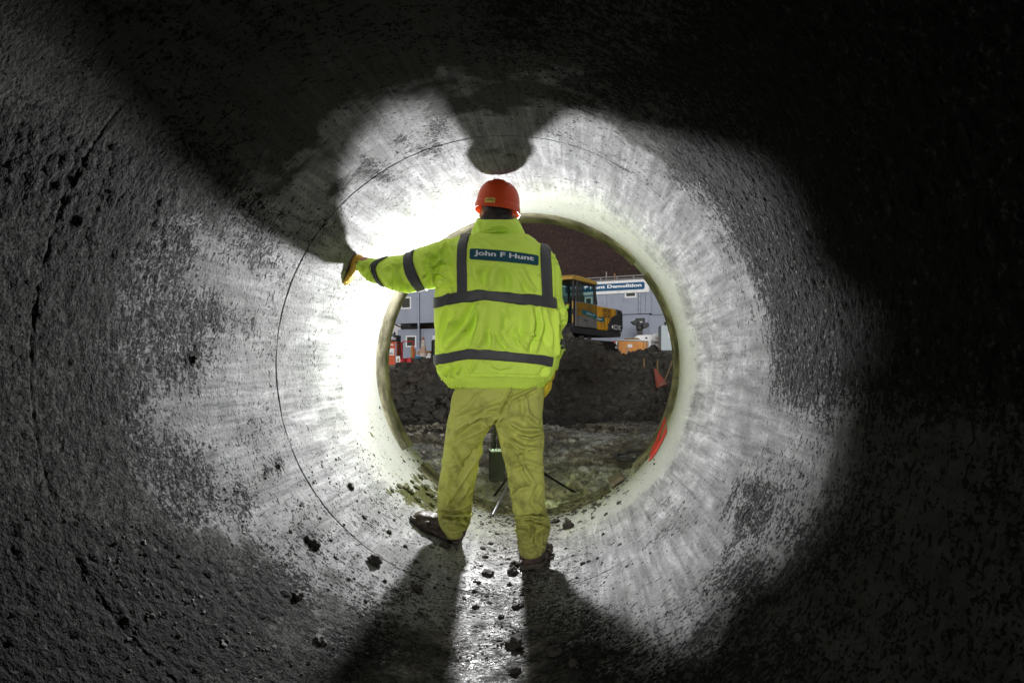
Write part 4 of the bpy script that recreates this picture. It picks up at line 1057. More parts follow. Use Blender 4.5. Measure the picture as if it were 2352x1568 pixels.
# battery pack hanging under it
bp = thing('battery_pack', 'dark grey flash battery pack hanging on cables between the trouser legs', 'battery pack', P(1141, 1105, 4.45))
Mp = Matrix.Translation(P(1141, 1066, 4.45)) @ Matrix.Rotation(math.radians(14), 4, 'Z')
MB(Mp).box((-.046, -.055, -.105), (.046, .055, .088)).build('case', M_PACK, bp, None, .007)
MB(Mp).box((-.041, -.059, -.058), (.041, -.0555, -.045)).build('ridge', M_PACK, bp)
MB(Mp).box((-.0012, -.0575, -.044), (.0012, -.0555, .07)).build('seam', M_BLK, bp)
MB(Mp).box((-.02, -.0605, -.066), (.02, -.0556, -.059)).build('latch', M_PACK, bp)
tp_ = MB(Mp).box((-.044, -.053, .0885), (.044, .053, .097)).build('top_plate', M_CABW, bp, None, .002)
for k in range(4):
    c = Mp @ Vector((-.03 + .02 * k, -.035, .0975))
    m = MB(); m.lathe([(0.0075, 0), (.0075, .006), (.005, .009), (0, .009)], c, (0, 0, 1), 12); m.build('button', M_BTN, tp_, 40)
for k, (dx, dy) in enumerate(((-.026, .0), (-.008, .02), (.012, .01), (.022, .03))):
    a = Mp @ Vector((dx, dy, .096)); b = H - AIM * .2 + Vector((dx * .4, 0, -.05))
    MB().bar(a, a + Vector((0, 0, .05)), .011 if k == 0 else .007, n=8).build('plug', M_BLK, bp, 50)
    m = MB(); m.tube([a + Vector((0, 0, .05)), a.lerp(b, .3) + Vector((.004 * (-1) ** k, 0, 0)), a.lerp(b, .6), b], .0048 if k else .0075, 8); m.build('cable', M_BLK, bp, 60)

# ------------------------------------------------------------------ the man
def mat_hivis(name, col, dirt, trans, lowdirt=None, warm=(0.85, 0.72, 0.03)):
    t = NT(name); c = t.coord()
    f = t.noise(c, 3.0, 6, 0.6); g = t.noise(c, 14, 8, 0.7); weave = t.noise(c, 420, 2, 0.5)
    base = t.ramp(f, [(0.3, tuple(x * .90 for x in col)), (0.7, tuple(min(1, x * 1.06) for x in col))])
    m_ = t.ramp(t.math('ADD', g, 0.0), [(0.66 - .2 * dirt, 0.0), (0.82 - .2 * dirt, 0.55)])
    base = t.mix(m_, base, (0.10, 0.10, 0.035))
    if lowdirt:
        sx = t.n('SeparateXYZ', ins={0: t.n('NewGeometry').outputs['Position']})
        z = t.math('MULTIPLY_ADD', sx.outputs[2], -1.0 / (lowdirt[0] - lowdirt[1]), lowdirt[0] / (lowdirt[0] - lowdirt[1]))
        k = t.math('ADD', z, t.math('MULTIPLY', t.math('SUBTRACT', g, 0.5), 1.5))
        base = t.mix(t.ramp(k, [(0.15, 0.0), (1.0, 0.85)]), base, (0.085, 0.068, 0.032))
    nm = t.bump(t.math('ADD', t.math('MULTIPLY', weave, 0.3), t.math('MULTIPLY', t.noise(c, 60, 4, 0.6), 0.7)), 0.12, 0.004)
    a = t.bsdf(base, 0.62, 0, nm, 0.12)
    b = t.n('BsdfTranslucent', ins={'Color': t.mix(0.5, base, warm)}).outputs[0]
    mx = t.n('MixShader', ins={0: trans}); t.t.links.new(a, mx.inputs[1]); t.t.links.new(b, mx.inputs[2])
    return t.done(mx.outputs[0])
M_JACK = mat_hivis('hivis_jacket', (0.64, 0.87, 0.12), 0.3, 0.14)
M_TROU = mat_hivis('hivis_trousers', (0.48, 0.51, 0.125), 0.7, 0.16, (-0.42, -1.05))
def mat_tape():
    t = NT('reflective_tape'); c = t.coord()
    f = t.noise(c, 220, 2, 0.5); g = t.noise(c, 7, 5, 0.6)
    col = t.ramp(g, [(0.3, (0.036, 0.037, 0.040)), (0.75, (0.056, 0.057, 0.061))])
    return t.done(t.bsdf(col, 0.55, 0.0, t.bump(f, 0.1, 0.002), 0.3))
M_TAPE = mat_tape()
M_PATCH = simple('teal_patch', (0.010, 0.062, 0.085), 0.5, 0, 0.1, 6)
M_PTXT = simple('grey_lettering', (0.52, 0.55, 0.58), 0.5, 0, 0.06, 8)
M_HAT = simple('orange_helmet', (0.52, 0.055, 0.010), 0.42, 0, 0.10, 3, 0.06, (0.25, 0.05, 0.03))
M_HLAB = simple('yellow_label', (0.62, 0.47, 0.10), 0.5, 0, 0.1, 8)
M_SKIN = simple('skin', (0.42, 0.20, 0.14), 0.5, 0, 0.12, 9)
M_HAIR = simple('grey_hair', (0.045, 0.042, 0.04), 0.6, 0, 0.5, 40, 0, bump=0.5)
M_GLOVE = simple('tan_glove', (0.56, 0.34, 0.05), 0.6, 0, 0.2, 12, 0.2, (0.16, 0.10, 0.03), 0.2)
M_GLOVEY = simple('yellow_glove', (0.62, 0.48, 0.03), 0.55, 0, 0.2, 14, 0.2, (0.28, 0.17, 0.02), 0.2)
M_CUFF = simple('knit_cuff', (0.14, 0.125, 0.10), 0.8, 0, 0.35, 60)
M_BOOT = simple('muddy_boot', (0.060, 0.034, 0.022), 0.5, 0, 0.4, 12, 0.75, (0.028, 0.021, 0.015), 0.5)
M_SOLE = mat_soil('muddy_sole', (0.012, 0.009, 0.007), (0.05, 0.038, 0.028), (0.10, 0.085, 0.06), 0.62, 0.75, 0.3, 6.0)

man = thing('person', 'man from behind in a yellow high-visibility jacket and orange helmet, touching the pipe wall', 'person', (-0.33, 3.28, -0.93))
def chain(mb, pts, rad, n=14):
    pts = [Vector(p) for p in pts]
    for p, r in zip(pts, rad):
        V = ICO2_V * r + np.array(p); mb.add([Vector(x) for x in V], ICO2_F.tolist())
    for a, b, r0, r1 in zip(pts[:-1], pts[1:], rad[:-1], rad[1:]): mb.bar(a, b, r0, r1, n)
    return mb
_bm = bmesh.new(); bmesh.ops.create_icosphere(_bm, subdivisions=2, radius=1.0)
ICO2_V = np.array([tuple(v.co) for v in _bm.verts]); ICO2_F = np.array([[v.index for v in f.verts] for f in _bm.faces]); _bm.free()
def ring(c, hw, hd, n=44, ex=2.35):
    out = []
    for k in range(n):
        t = 2 * math.pi * k / n; ct, stt = math.cos(t), math.sin(t)
        out.append(Vector((c.x + hw * math.copysign(abs(ct) ** (2 / ex), ct), c.y + hd * math.copysign(abs(stt) ** (2 / ex), stt), c.z)))
    return out
def row(v, uL, uR, d, hd, ex=2.35):
    a, b = P(uL, v, d), P(uR, v, d)
    return ring((a + b) / 2, (b.x - a.x) / 2, hd, 44, ex)
def dense(rows, k=4):
    """smooth interpolation between hand-measured rows"""
    R = np.array(rows, dtype=float); n = len(R); out = []
    for i in range(n - 1):
        p0, p1, p2, p3 = R[max(i-1,0)], R[i], R[i+1], R[min(i+2,n-1)]
        for j in range(k):
            t = j / k
            out.append(0.5 * ((2*p1) + (-p0+p2)*t + (2*p0-5*p1+4*p2-p3)*t*t + (-p0+3*p1-3*p2+p3)*t**3))
    out.append(R[-1]); return out
# folds drawn as strokes over the back of the cloth --------------------------------
def apply_folds(V, N, strokes, noise_amp=0.0025, back_amp=0.006, seed=0.0, stiff=None):
    u = 1315 + F * V[:, 0] / V[:, 1]; v = 838 - F * V[:, 2] / V[:, 1]
    view = -V / np.linalg.norm(V, axis=1)[:, None]
    face = sstep(-0.05, 0.35, (N * view).sum(1))
    D = np.zeros(len(V))
    for pts, A, w in strokes:
        pts = np.array(pts, dtype=float)
        best = np.full(len(V), 1e9); sgn = np.zeros(len(V)); along = np.zeros(len(V))
        L = np.linalg.norm(np.diff(pts, axis=0), axis=1); tot = L.sum(); acc = 0
        lo, hi = pts.min(0) - 5 * w, pts.max(0) + 5 * w
        idx = np.where((u > lo[0]) & (u < hi[0]) & (v > lo[1]) & (v < hi[1]) & (face > 0))[0]
        if len(idx) == 0: continue
        for k in range(len(pts) - 1):
            d = (pts[k+1] - pts[k]) / max(L[k], 1e-6)
            rx, ry = u[idx] - pts[k, 0], v[idx] - pts[k, 1]
            t = np.clip(rx * d[0] + ry * d[1], 0, L[k]); px, py = rx - t * d[0], ry - t * d[1]
            q = np.hypot(px, py); s = np.sign(d[0] * ry - d[1] * rx)
            m = q < best[idx]; ii = idx[m]
            best[ii] = q[m]; sgn[ii] = s[m]; along[ii] = (acc + t[m]) / tot
            acc += L[k]
        b = best[idx]; ds = b * sgn[idx]; env = np.sin(np.pi * np.clip(0.08 + 0.84 * along[idx], 0, 1)) ** 0.6
        prof = np.exp(-(ds / w) ** 2) - 0.75 * np.exp(-((ds - 1.7 * w) / (1.15 * w)) ** 2) - 0.25 * np.exp(-((ds + 2.2 * w) / (1.8 * w)) ** 2)
        D[idx] += 3.3 * A * prof * env * face[idx]
    q = V + seed
    r1 = 1 - np.abs(fbm(q * np.array([6, 6, 4.0]), 3, .55)) * 2
    r2 = 1 - np.abs(fbm(q * np.array([13, 13, 8.0]) + 4, 3, .55)) * 2
    D += noise_amp * (np.clip(r1, -.6, 1) - .45) + 0.5 * noise_amp * (np.clip(r2, -.6, 1) - .4)
    D += (1 - face) * back_amp * fbm(q * np.array([7, 7, 3.0]), 3)
    if stiff is not None: D = D * stiff(u, v)
    return V + N * D[:, None]

# body: one continuous figure inside the clothes -----------------------------------
def hand(mb, wrist, d, n, thumb_side, curl=0.35, s=1.0, glove=.0018):
    """palm, four fingers and a thumb; d runs to the fingers, n is the palm's own facing"""
    d = d.normalized(); n = (n - d * n.dot(d)).normalized(); w = d.cross(n) * thumb_side
    kn = []
    for k, (off, fwd) in enumerate(((.036, .088), (.012, .094), (-.012, .091), (-.034, .082))):
        p = wrist + (d * fwd + w * off) * s; kn.append(p)
        chain(mb, [wrist + w * off * .55 * s, wrist.lerp(p, .55), p], [(.0155 + glove) * s, (.0150 + glove) * s, (.0120 + glove) * s])
    for p, ln, off in zip(kn, (.072, .080, .075, .058), (.10, .03, -.04, -.12)):
        ang = 0.0; q = p; pts = [p]
        for seg, cf in ((.44, .7), (.31, 1.15), (.25, .9)):
            ang += curl * cf
            q = q + (d * math.cos(ang) + n * math.sin(ang) + w * off * .6) * ln * seg * s; pts.append(q)
        chain(mb, pts, [(.0105 + glove) * s, (.0098 + glove) * s, (.0090 + glove) * s, (.0078 + glove) * s], 10)
    b = wrist + (d * .028 + w * .026 + n * .010) * s
    p1 = b + (d * .036 + w * .030 + n * .010) * s; p2 = p1 + (d * .030 + w * .010 + n * .008) * s; p3 = p2 + (d * .022 + w * .001 + n * .006) * s
    chain(mb, [wrist + w * .012 * s, b, p1, p2, p3], [(.014 + glove) * s, (.0145 + glove) * s, (.0115 + glove) * s, (.0105 + glove) * s, (.0088 + glove) * s], 10)
    return mb
LW = P(822, 601, 3.352); RW = P(1262, 853, 3.425)
hp = P(796, 612, 3.345); LN = Vector((AX - hp.x, 0, -hp.z)).normalized()        # towards the pipe axis
LT = Vector((0, 1, 0)).cross(LN);  LT = LT if LT.z < 0 else -LT
LD = (LT * .66 + Vector((0, .42, 0)) - LN * .07).normalized()
RD = Vector((-.16, -.10, -.98)); RN = Vector((-.9, .2, .15))
bm_ = MB()
chain(bm_, [P(1145, 912, 3.30), P(1145, 850, 3.28), P(1143, 760, 3.27), P(1142, 660, 3.27), P(1142, 590, 3.29)], [.10, .105, .11, .115, .10])
chain(bm_, [P(1143, 580, 3.30), P(1143, 520, 3.36), P(1144, 500, 3.38)], [.06, .056, .06])
for dx in (-.05, .05):
    chain(bm_, [P(1145, 640, 3.26) + Vector((dx, 0, 0)), P(1145, 885, 3.29) + Vector((dx, 0, 0))], [.10, .10])
hc_ = P(1144, 478, 3.392)
V_ = ICO2_V * np.array([.076, .097, .112]) + np.array(hc_); bm_.add([Vector(x) for x in V_], ICO2_F.tolist())
chain(bm_, [hc_ + Vector((0, .05, -.055)), hc_ + Vector((0, .085, -.085))], [.055, .03])                     # jaw
chain(bm_, [hc_ + Vector((0, .095, 0.0)), hc_ + Vector((0, .115, -.032))], [.012, .016], 8)                   # nose
for sx_ in (-1, 1):
    chain(bm_, [hc_ + Vector((sx_ * .080, .008, -.012)), hc_ + Vector((sx_ * .086, -.002, -.035)), hc_ + Vector((sx_ * .081, .006, -.058))], [.013, .013, .010], 8)   # ears
    chain(bm_, [hc_ + Vector((sx_ * .032, .083, .008)), hc_ + Vector((sx_ * .034, .086, .006))], [.013, .012], 8)
chain(bm_, [hc_ + Vector((-.022, .098, -.062)), hc_ + Vector((.022, .098, -.062))], [.007, .007], 8)          # mouth
chain(bm_, [P(1120, 590, 3.29), P(1035, 600, 3.28), P(938, 628, 3.325), LW], [.06, .06, .043, .03])
chain(bm_, [P(1165, 590, 3.29), P(1238, 605, 3.29), P(1266, 722, 3.37), RW], [.06, .055, .042, .028])
hand(bm_, LW, LD, -LN, 1, .12, .82, 0.0)
hand(bm_, RW, RD, RN, -1, .5, .93, 0.0)
LA, RA = P(1047, 1222, 3.405), P(1222, 1264, 3.185)
chain(bm_, [P(1088, 930, 3.30), P(1056, 1070, 3.34), P(1045, 1165, 3.395), LA], [.075, .055, .042, .04])
chain(bm_, [P(1200, 930, 3.30), P(1207, 1090, 3.245), P(1219, 1190, 3.195), RA], [.075, .055, .042, .04])
# feet inside the boots
lh, ln_ = on_pipe(1053, 1246); lt_, _ = on_pipe(963, 1203); ln_ = (ln_ + _).normalized()
LFd = (lt_ - lh).normalized()
rh, rn_ = on_pipe(1223, 1308); RFd = Vector((.03, 1, 0)); RFd = (RFd - rn_ * RFd.dot(rn_)).normalized()
for an, h0, fd, up in ((LA, lh, LFd, ln_), (RA, rh, RFd, rn_)):
    chain(bm_, [an, h0 + fd * .05 + up * .06, h0 + fd * .17 + up * .05, h0 + fd * .23 + up * .04], [.04, .034, .03, .024])
Vb, Nb, Fb = remesh(bm_, .009, 4)
np_mesh('body', Vb, Fb, M_SKIN, man)

# hair under the helmet
m = MB(); V_ = ICO2_V * np.array([.0805, .099, .105]) + np.array(hc_ + Vector((0, -.010, .004))); m.add([Vector(x) for x in V_], ICO2_F.tolist())
chain(m, [hc_ + Vector((-.04, -.06, -.075)), hc_ + Vector((.04, -.06, -.075))], [.042, .042])
Vh, Nh, Fh = remesh(m, .006, 3)
keep = (Vh[:, 1] < hc_.y + .03)
Vh = Vh + Nh * (0.0035 * fbm(Vh * np.array([90, 60, 25.]), 3))[:, None]
Fh = [f for f in Fh if all(keep[i] for i in f)]
np_mesh('hair', Vh, Fh, M_HAIR, man)

# jacket -----------------------------------------------------------------------------
jm = MB()
J = [(890,1033,1243,3.30,.140),(884,1027,1249,3.30,.150),(877,1021,1256,3.298,.158),(866,1011,1267,3.29,.168),(846,1002,1277,3.28,.176),(808,1000,1279,3.27,.179),(758,998.5,1278,3.265,.179),
     (709,999,1277,3.26,.176),(672,1002,1274,3.26,.171),(634,1010,1271,3.26,.166),(598,1018,1266,3.265,.156),(574,1029,1255,3.275,.138),(558,1046,1240,3.288,.115),(546,1068,1222,3.30,.096),(538,1088,1202,3.32,.08)]
jm.loft([row(*r) for r in dense(J)])
LARM = [(1060,596,3.275,.090),(1024,603,3.28,.100),(1000,611,3.29,.105),(975,617,3.30,.101),(958,623,3.31,.092),(938,628,3.325,.095),(918,629,3.335,.086),(900,626.5,3.34,.075),(880,624,3.345,.066),(858,620.5,3.35,.059),(840,612,3.352,.047),(829,606,3.352,.036),(821,602.5,3.352,.031)]
RARM = [(1225,590,3.285,.085),(1246,612,3.29,.080),(1258,646,3.30,.072),(1264,684,3.34,.060),(1268,706,3.36,.064),(1271,728,3.375,.069),(1264,748,3.39,.062),(1259,762,3.40,.060),(1262,780,3.405,.066),(1265,799,3.41,.067),(1261,820,3.415,.056),(1260,836,3.42,.053),(1260,850,3.425,.046)]
def arm(mb, L):
    D = dense(L, 3); mb.tube([P(a, b, c) for a, b, c, r in D], [r for *_, r in D], 28); return D
DL = arm(jm, LARM); DR = arm(jm, RARM)
chain(jm, [P(1030, 575, 3.28), P(1075, 565, 3.285)], [.055, .06]); 
Vj, Nj, Fj = remesh(jm, .0062, 5, .5)
c4 = lambda *pts: [(978.4 + x * .24, 526.8 + y * .24) for x, y in pts]
c5 = lambda *pts: [(771.5 + x * .112, 564.5 + y * .112) for x, y in pts]
c2 = lambda *pts: [(846.7 + x * .36, 799.7 + y * .36) for x, y in pts]
JS = [(c4((478,730),(400,900),(300,1030),(205,1140)), .013, 6), (c4((510,720),(500,860),(470,1000),(440,1120)), .007, 7), (c4((240,600),(190,720),(130,950),(100,1150)), .007, 2.6),
      (c4((280,860),(215,950),(150,1130)), .010, 5), (c4((300,870),(250,900)), .006, 4), (c4((1090,735),(1120,880),(1085,1020),(1050,1160)), .010, 6), (c4((1150,760),(1190,960),(1200,1120)), .007, 5),
      (c4((760,770),(790,840),(775,900)), .005, 5), (c4((690,985),(730,1060),(800,1150)), .008, 3.4), (c4((850,950),(900,1060),(970,1150)), .008, 3.2), (c4((630,970),(650,1060),(640,1130)), .006, 5),
      (c4((560,960),(540,1040),(500,1120)), .005, 6), (c4((920,985),(990,1010),(1070,1025)), .005, 3.0), (c4((1000,1000),(1040,1080),(1020,1150)), .005, 4), (c4((820,880),(760,980),(800,1100)), .005, 6),
      (c4((920,400),(970,500),(1030,580)), .008, 7), (c4((700,330),(640,450),(610,570)), .005, 9), (c4((790,350),(830,460),(820,560)), .006, 7), (c4((460,400),(500,500),(560,570)), .005, 7),
      (c4((235,110),(285,200),(270,330),(290,500)), .006, 4), (c4((20,330),(60,400),(70,480)), .010, 4), (c4((60,350),(150,300),(240,320)), .008, 4), (c4((60,520),(150,500),(230,490)), .009, 3.5),
      (c4((100,420),(180,440),(250,560)), .007, 4), (c4((300,520),(230,620),(190,720)), .006, 3), (c4((180,130),(130,240),(120,330)), .008, 5), (c4((245,240),(210,330),(150,420)), .007, 4),
      (c4((110,1290),(180,1350),(190,1400)), .009, 4), (c4((250,1300),(235,1360),(250,1410)), .010, 3), (c4((330,1310),(300,1380)), .010, 3), (c4((460,1270),(450,1320),(420,1370)), .005, 4),
      (c4((640,1300),(700,1330),(800,1310)), .004, 4), (c4((1180,1340),(1120,1400)), .007, 4), (c4((370,1392),(700,1386),(1080,1400)), -.005, 1.6),
      (c4((1245,640),(1252,800),(1255,1000),(1258,1300)), -.013, 2.0), (c4((1225,180),(1222,400),(1226,620)), .004, 1.8), (c4((1260,890),(1330,880)), -.008, 2.2), (c4((1270,330),(1300,450)), -.006, 3.5),
      (c4((1262,1140),(1320,1130)), -.008, 2.0), (c4((1262,1210),(1310,1200)), -.007, 2.0), (c4((1290,730),(1340,800)), .004, 4),
      (c4((380,60),(560,60),(760,110)), .003, 5), (c4((560,100),(620,160)), .003, 5)]
JS += [(c4((560,730),(545,900),(500,1110)), .013, 13), (c4((1000,760),(1000,950),(960,1120)), .013, 12), (c4((800,770),(790,950),(770,1120)), -.009, 14), (c4((660,350),(640,470),(640,570)), .009, 14), (c4((900,360),(890,570)), .008, 12), (c4((330,760),(250,960),(190,1130)), .009, 9)]
JS += [(c5((1245,300),(1230,600),(1195,860)), .008, 2.6), (c5((1270,575),(1320,740),(1390,930)), .009, 2.6), (c5((1090,690),(1130,780),(1180,880)), .007, 2.4), (c5((1610,740),(1560,820),(1470,880)), .009, 2.6),
       (c5((1360,330),(1100,520)), .006, 2.6), (c5((1780,640),(1840,570)), .006, 2), (c5((1910,370),(1990,420),(2080,440)), .008, 2.6), (c5((2070,440),(2060,620)), .007, 2.6), (c5((1960,150),(1900,370)), .008, 3),
       (c5((1930,440),(1990,560),(2010,760)), .007, 3), (c5((2050,720),(2200,690)), .008, 2.4), (c5((640,560),(650,700)), .006, 2.2), (c5((480,430),(640,400)), .004, 1.8), (c5((540,540),(520,430),(620,330)), .004, 2),
       (c5((840,250),(930,260)), .006, 2), (c5((1830,160),(1990,190),(2150,120)), .008, 3), (c5((960,480),(1090,430),(1240,440)), .005, 2.4), (c5((1000,720),(930,560)), .005, 2.4), (c5((720,420),(700,640),(740,720)), .006, 2.4)]
def tape_stiff(u, v):
    """the sewn-on tape keeps the cloth under it flat"""
    k = np.ones_like(u)
    for T, B in ((UT, UB), (LTp, LBt)):
        T, B = np.array(T), np.array(B); c = (np.interp(u, T[:, 0], T[:, 1]) + np.interp(u, B[:, 0], B[:, 1])) / 2
        k *= np.where((u > 995) & (u < 1300), 1 - .85 * sstep(20, 11, np.abs(v - c)), 1)
    k *= 1 - .92 * sstep(1068, 1078, u) * sstep(1246, 1236, u) * sstep(562, 572, v) * sstep(618, 608, v)
    for uu in (1061, 1253): k *= np.where((v > 540) & (v < 690), 1 - .85 * sstep(20, 11, np.abs(u - uu)), 1)
    for t_, uu, w_ in ((0, 946, 13), (1, 872, 9)):
        ax_ = uu + (v - 620) * .28 if t_ == 0 else uu
        k *= np.where((v > 560) & (v < 690), 1 - .85 * sstep(w_ + 9, w_, np.abs(u - ax_)), 1)
    return k
UT = [(1000,683),(1014,680.5),(1024,676),(1036,672.5),(1070,668.5),(1090,666.5),(1113,666),(1180,673),(1242.6,678),(1271,681.5),(1278,685),(1296,680)]
UB = [(1000,708),(1014,704.5),(1026,700.5),(1050,697),(1080,693),(1113,689),(1160,695),(1206,701),(1244,704),(1276,709),(1280,709),(1298,704)]
LTp = [(1001,815),(1015,812),(1026,810),(1070,802),(1080,800.5),(1120,802),(1170,808),(1220,812.5),(1250,815),(1278.6,821)]
LBt = [(1001,839),(1015,836),(1026,833.5),(1060,827),(1080,824),(1130,827),(1206,833),(1245,838),(1276.8,844)]
Vj = apply_folds(Vj, Nj, JS, .0034, .007, 0.0, tape_stiff)
# gathered elastic at the two ends of the waistband
u_ = 1315 + F * Vj[:, 0] / Vj[:, 1]; v_ = 838 - F * Vj[:, 2] / Vj[:, 1]
el = sstep(866, 871, v_) * (sstep(1074, 1068, u_) + sstep(1234, 1240, u_))
ga = np.sin(u_ * 1.55 + 1.2 * np.sin(v_ * .22)) + .5 * np.sin(u_ * .83 + 2)
Vj = Vj + Nj * (el * .0034 * ga)[:, None]
cu_l = sstep(838, 828, u_) * sstep(560, 580, v_) * sstep(680, 650, v_)
Vj = Vj + Nj * (cu_l * .0012 * np.sin(u_ * 2.2))[:, None]
jacket = np_mesh('jacket', Vj, Fj, M_JACK, man)
JB = BVHTree.FromPolygons(Vj.tolist(), Fj)
def cast(o, d, off, far=2.0):
    h = JB.ray_cast(Vector(o), Vector(d).normalized(), far)
    if h[0] is None: return None
    n = h[1] if h[1].dot(Vector(d)) < 0 else -h[1]
    return h[0] + n * off
def strip(name, grid, mat, parent, thick=.003):
    """grid: rows of points (None where the ray missed) lying on the cloth; gets a small thickness"""
    ok = [g for g in grid if all(p is not None for p in g)]
    k = len(ok[0]); vs = [p for g in ok for p in g]
    fs = [(i*k+j, i*k+j+1, (i+1)*k+j+1, (i+1)*k+j) for i in range(len(ok)-1) for j in range(k-1)]
    o = np_mesh(name, [tuple(p) for p in vs], fs, mat, parent)
    sm = o.modifiers.new('s', 'SMOOTH'); sm.iterations = 2; sm.factor = .4
    so = o.modifiers.new('t', 'SOLIDIFY'); so.thickness = thick; so.offset = 0
    return o
TC = (P(1139, 760, 3.265).x, 3.265)
def hoop(name, top, bot, ph0, ph1, n=110, off=.0052, rows=7):
    top, bot = np.array(top), np.array(bot); grid = []
    for k in range(n + 1):
        ph = math.radians(ph0 + (ph1 - ph0) * k / n); d = Vector((math.cos(ph), math.sin(ph), 0)); g = []
        for j in range(rows):
            z = P(1139, 740 if top[0, 1] < 760 else 825, 3.1).z; hit = None
            for it in range(4):
                hit = cast(Vector((TC[0], TC[1], z)) + d * .8, -d, off)
                if hit is None: break
                x_ = hit.x; yv = hit.y if hit.y < 3.3 else 3.15
                uu = 1315 + F * x_ / yv
                vt, vb = np.interp(uu, top[:, 0], top[:, 1]), np.interp(uu, bot[:, 0], bot[:, 1])
                z = (838 - (vt + (vb - vt) * j / (rows - 1))) / F * yv
            g.append(hit)
        grid.append(g)
    return strip(name, grid, M_TAPE, jacket)
hoop('reflective_band', UT, UB, -185, 0)
hoop('reflective_band', LTp, LBt, -185, -14)
def strap(uA, uB, zb_v, zt_v, off=.0042):
    """(top, bottom) u of both edges; runs up the back, over the shoulder and down the chest"""
    grid = []; zb_, zt_ = P(0, zb_v, 3.09).z, P(0, zt_v + 26, 3.14).z
    path = []
    for k in range(30): path.append(('b', zb_ + (zt_ - zb_) * k / 29))
    for k in range(1, 24): path.append(('o', k / 24))
    for k in range(20): path.append(('f', zt_ - .02 + (zb_ - zt_) * k / 19))
    for kind, q in path:
        t = 1.0 if kind != 'b' else (q - zb_) / (zt_ - zb_)
        a, b = uA[1] + (uA[0] - uA[1]) * t, uB[1] + (uB[0] - uB[1]) * t; g = []
        for j in range(6):
            x = ((a + (b - a) * j / 5) - 1315) / F * 3.115
            if kind == 'b': hit = cast((x, 2.4, q), (0, 1, 0), off)
            elif kind == 'f': hit = cast((x, 4.2, q), (0, -1, 0), off)
            else:
                an = math.pi * q; dd = Vector((0, -math.cos(an), math.sin(an)))
                hit = cast(Vector((x, 3.275, zt_ - .01)) + dd * .5, -dd, off)
            g.append(hit)
        grid.append(g)
    return strip('reflective_band', grid, M_TAPE, jacket)
strap((1046.5, 1051), (1071.5, 1076), 677, 545)
strap((1238.5, 1243.5), (1262.5, 1267.5), 685, 558)
def cuff_band(D, left, right, ph0=0, ph1=360, n=60, off=.0052, start=.16):
    """left/right: u of the two edges from the top of the sleeve (0) to its underside (1)"""
    D = np.array(D); grid = []; o_ = np.argsort(D[:, 0]); D = D[o_]
    for k in range(n + 1):
        ph = math.radians(ph0 + (ph1 - ph0) * k / n); t = (1 - math.cos(ph)) / 2; g = []
        uL, uR = np.interp(t, *zip(*left)), np.interp(t, *zip(*right))
        for j in range(5):
            u = uL + (uR - uL) * j / 4
            c = P(u, np.interp(u, D[:, 0], D[:, 1]), np.interp(u, D[:, 0], D[:, 2]))
            d = Vector((0, -math.sin(ph), math.cos(ph)))
            g.append(cast(c + d * start, -d, off))
        grid.append(g)
    return strip('reflective_band', grid, M_TAPE, jacket)
cuff_band(DL, [(0, 883), (.25, 862), (.5, 857.5), (.75, 863), (1, 874)], [(0, 894), (.25, 877), (.5, 871.5), (.75, 876.5), (1, 886)])
cuff_band(DL, [(0, 935), (.3, 936), (.6, 942), (.85, 951), (1, 957)], [(0, 958), (.3, 960), (.6, 968), (.85, 976), (1, 980)])
# band low on the right sleeve
grid = []
for k in range(25):
    ph = math.radians(-95 + 190 * k / 24); d = Vector((math.cos(ph), math.sin(ph), 0)); g = []
    for j in range(5):
        c = P(1264, 778 + 25 * j / 4, 3.407); g.append(cast(c + d * .2, -d, .004))
    grid.append(g)
strip('reflective_band', grid, M_TAPE, jacket)
# printed patch on the back
def patch_pt(s, t, off):
    top = (570.6 + (585 - 570.6) * s - 1.2 * math.sin(math.pi * s), 1078 + (1236 - 1078) * s)
    bot = (596.5 + (609 - 596.5) * s + .6 * math.sin(math.pi * s), 1079 + (1235.4 - 1079) * s)
    v, u = bot[0] + (top[0] - bot[0]) * t, bot[1] + (top[1] - bot[1]) * t
    p = P(u, v, 3.12)
    return cast((p.x, 2.4, p.z), (0, 1, 0), off) or p
grid = []
for j in range(13):
    t = j / 12; e = max(0, abs(t - .5) - .36) / .14; ins = .022 * (1 - math.sqrt(max(0, 1 - e * e)))
    grid.append([patch_pt(ins + (1 - 2 * ins) * i / 46, t, .0045) for i in range(47)])
strip('back_patch', grid, M_PATCH, jacket, .0015)
vs, fs_ = text_mesh('John F Hunt', 0.035, 5)
def lett(a, b):
    return patch_pt(.075 + .855 * a, .25 + .55 * b, .0078)
np_mesh('patch_lettering', [tuple(lett(a, b)) for a, b in vs], fs_, M_PTXT, jacket, False)
# stand-up collar with its fold
def crow(v, uL, uR, d, hd, tilt=0):
    a, b = P(uL, v, d), P(uR, v, d); R_ = ring((a + b) / 2, (b.x - a.x) / 2, hd, 56, 2.1)
    return [p + Vector((0, 0, -tilt * (p.y - d) / hd)) for p in R_]
cm = MB()
rows_o = [(549,1078,1212,3.315,.105,.01),(540,1081,1207,3.32,.108,.0),(534,1082.5,1205,3.325,.110,-.012),(526,1085,1201,3.33,.109,-.018),(516,1089,1196,3.335,.107,-.022),(506,1094,1190,3.34,.105,-.026),(501,1097,1187,3.342,.103,-.028)]
rows_i = [(502,1102,1182,3.342,.093,-.028),(520,1100,1184,3.335,.09,-.02),(545,1098,1190,3.32,.088,0)]
cm.loft([crow(*r) for r in dense(rows_o, 4)] + [crow(*r) for r in dense(rows_i, 3)], caps=False)
Vc = np.array([tuple(p) for p in cm.v]); me = bpy.data.meshes.new('t'); me.from_pydata(Vc.tolist(), [], cm.f); me.update()
Nc = np.array([tuple(v.normal) for v in me.vertices]); bpy.data.meshes.remove(me)
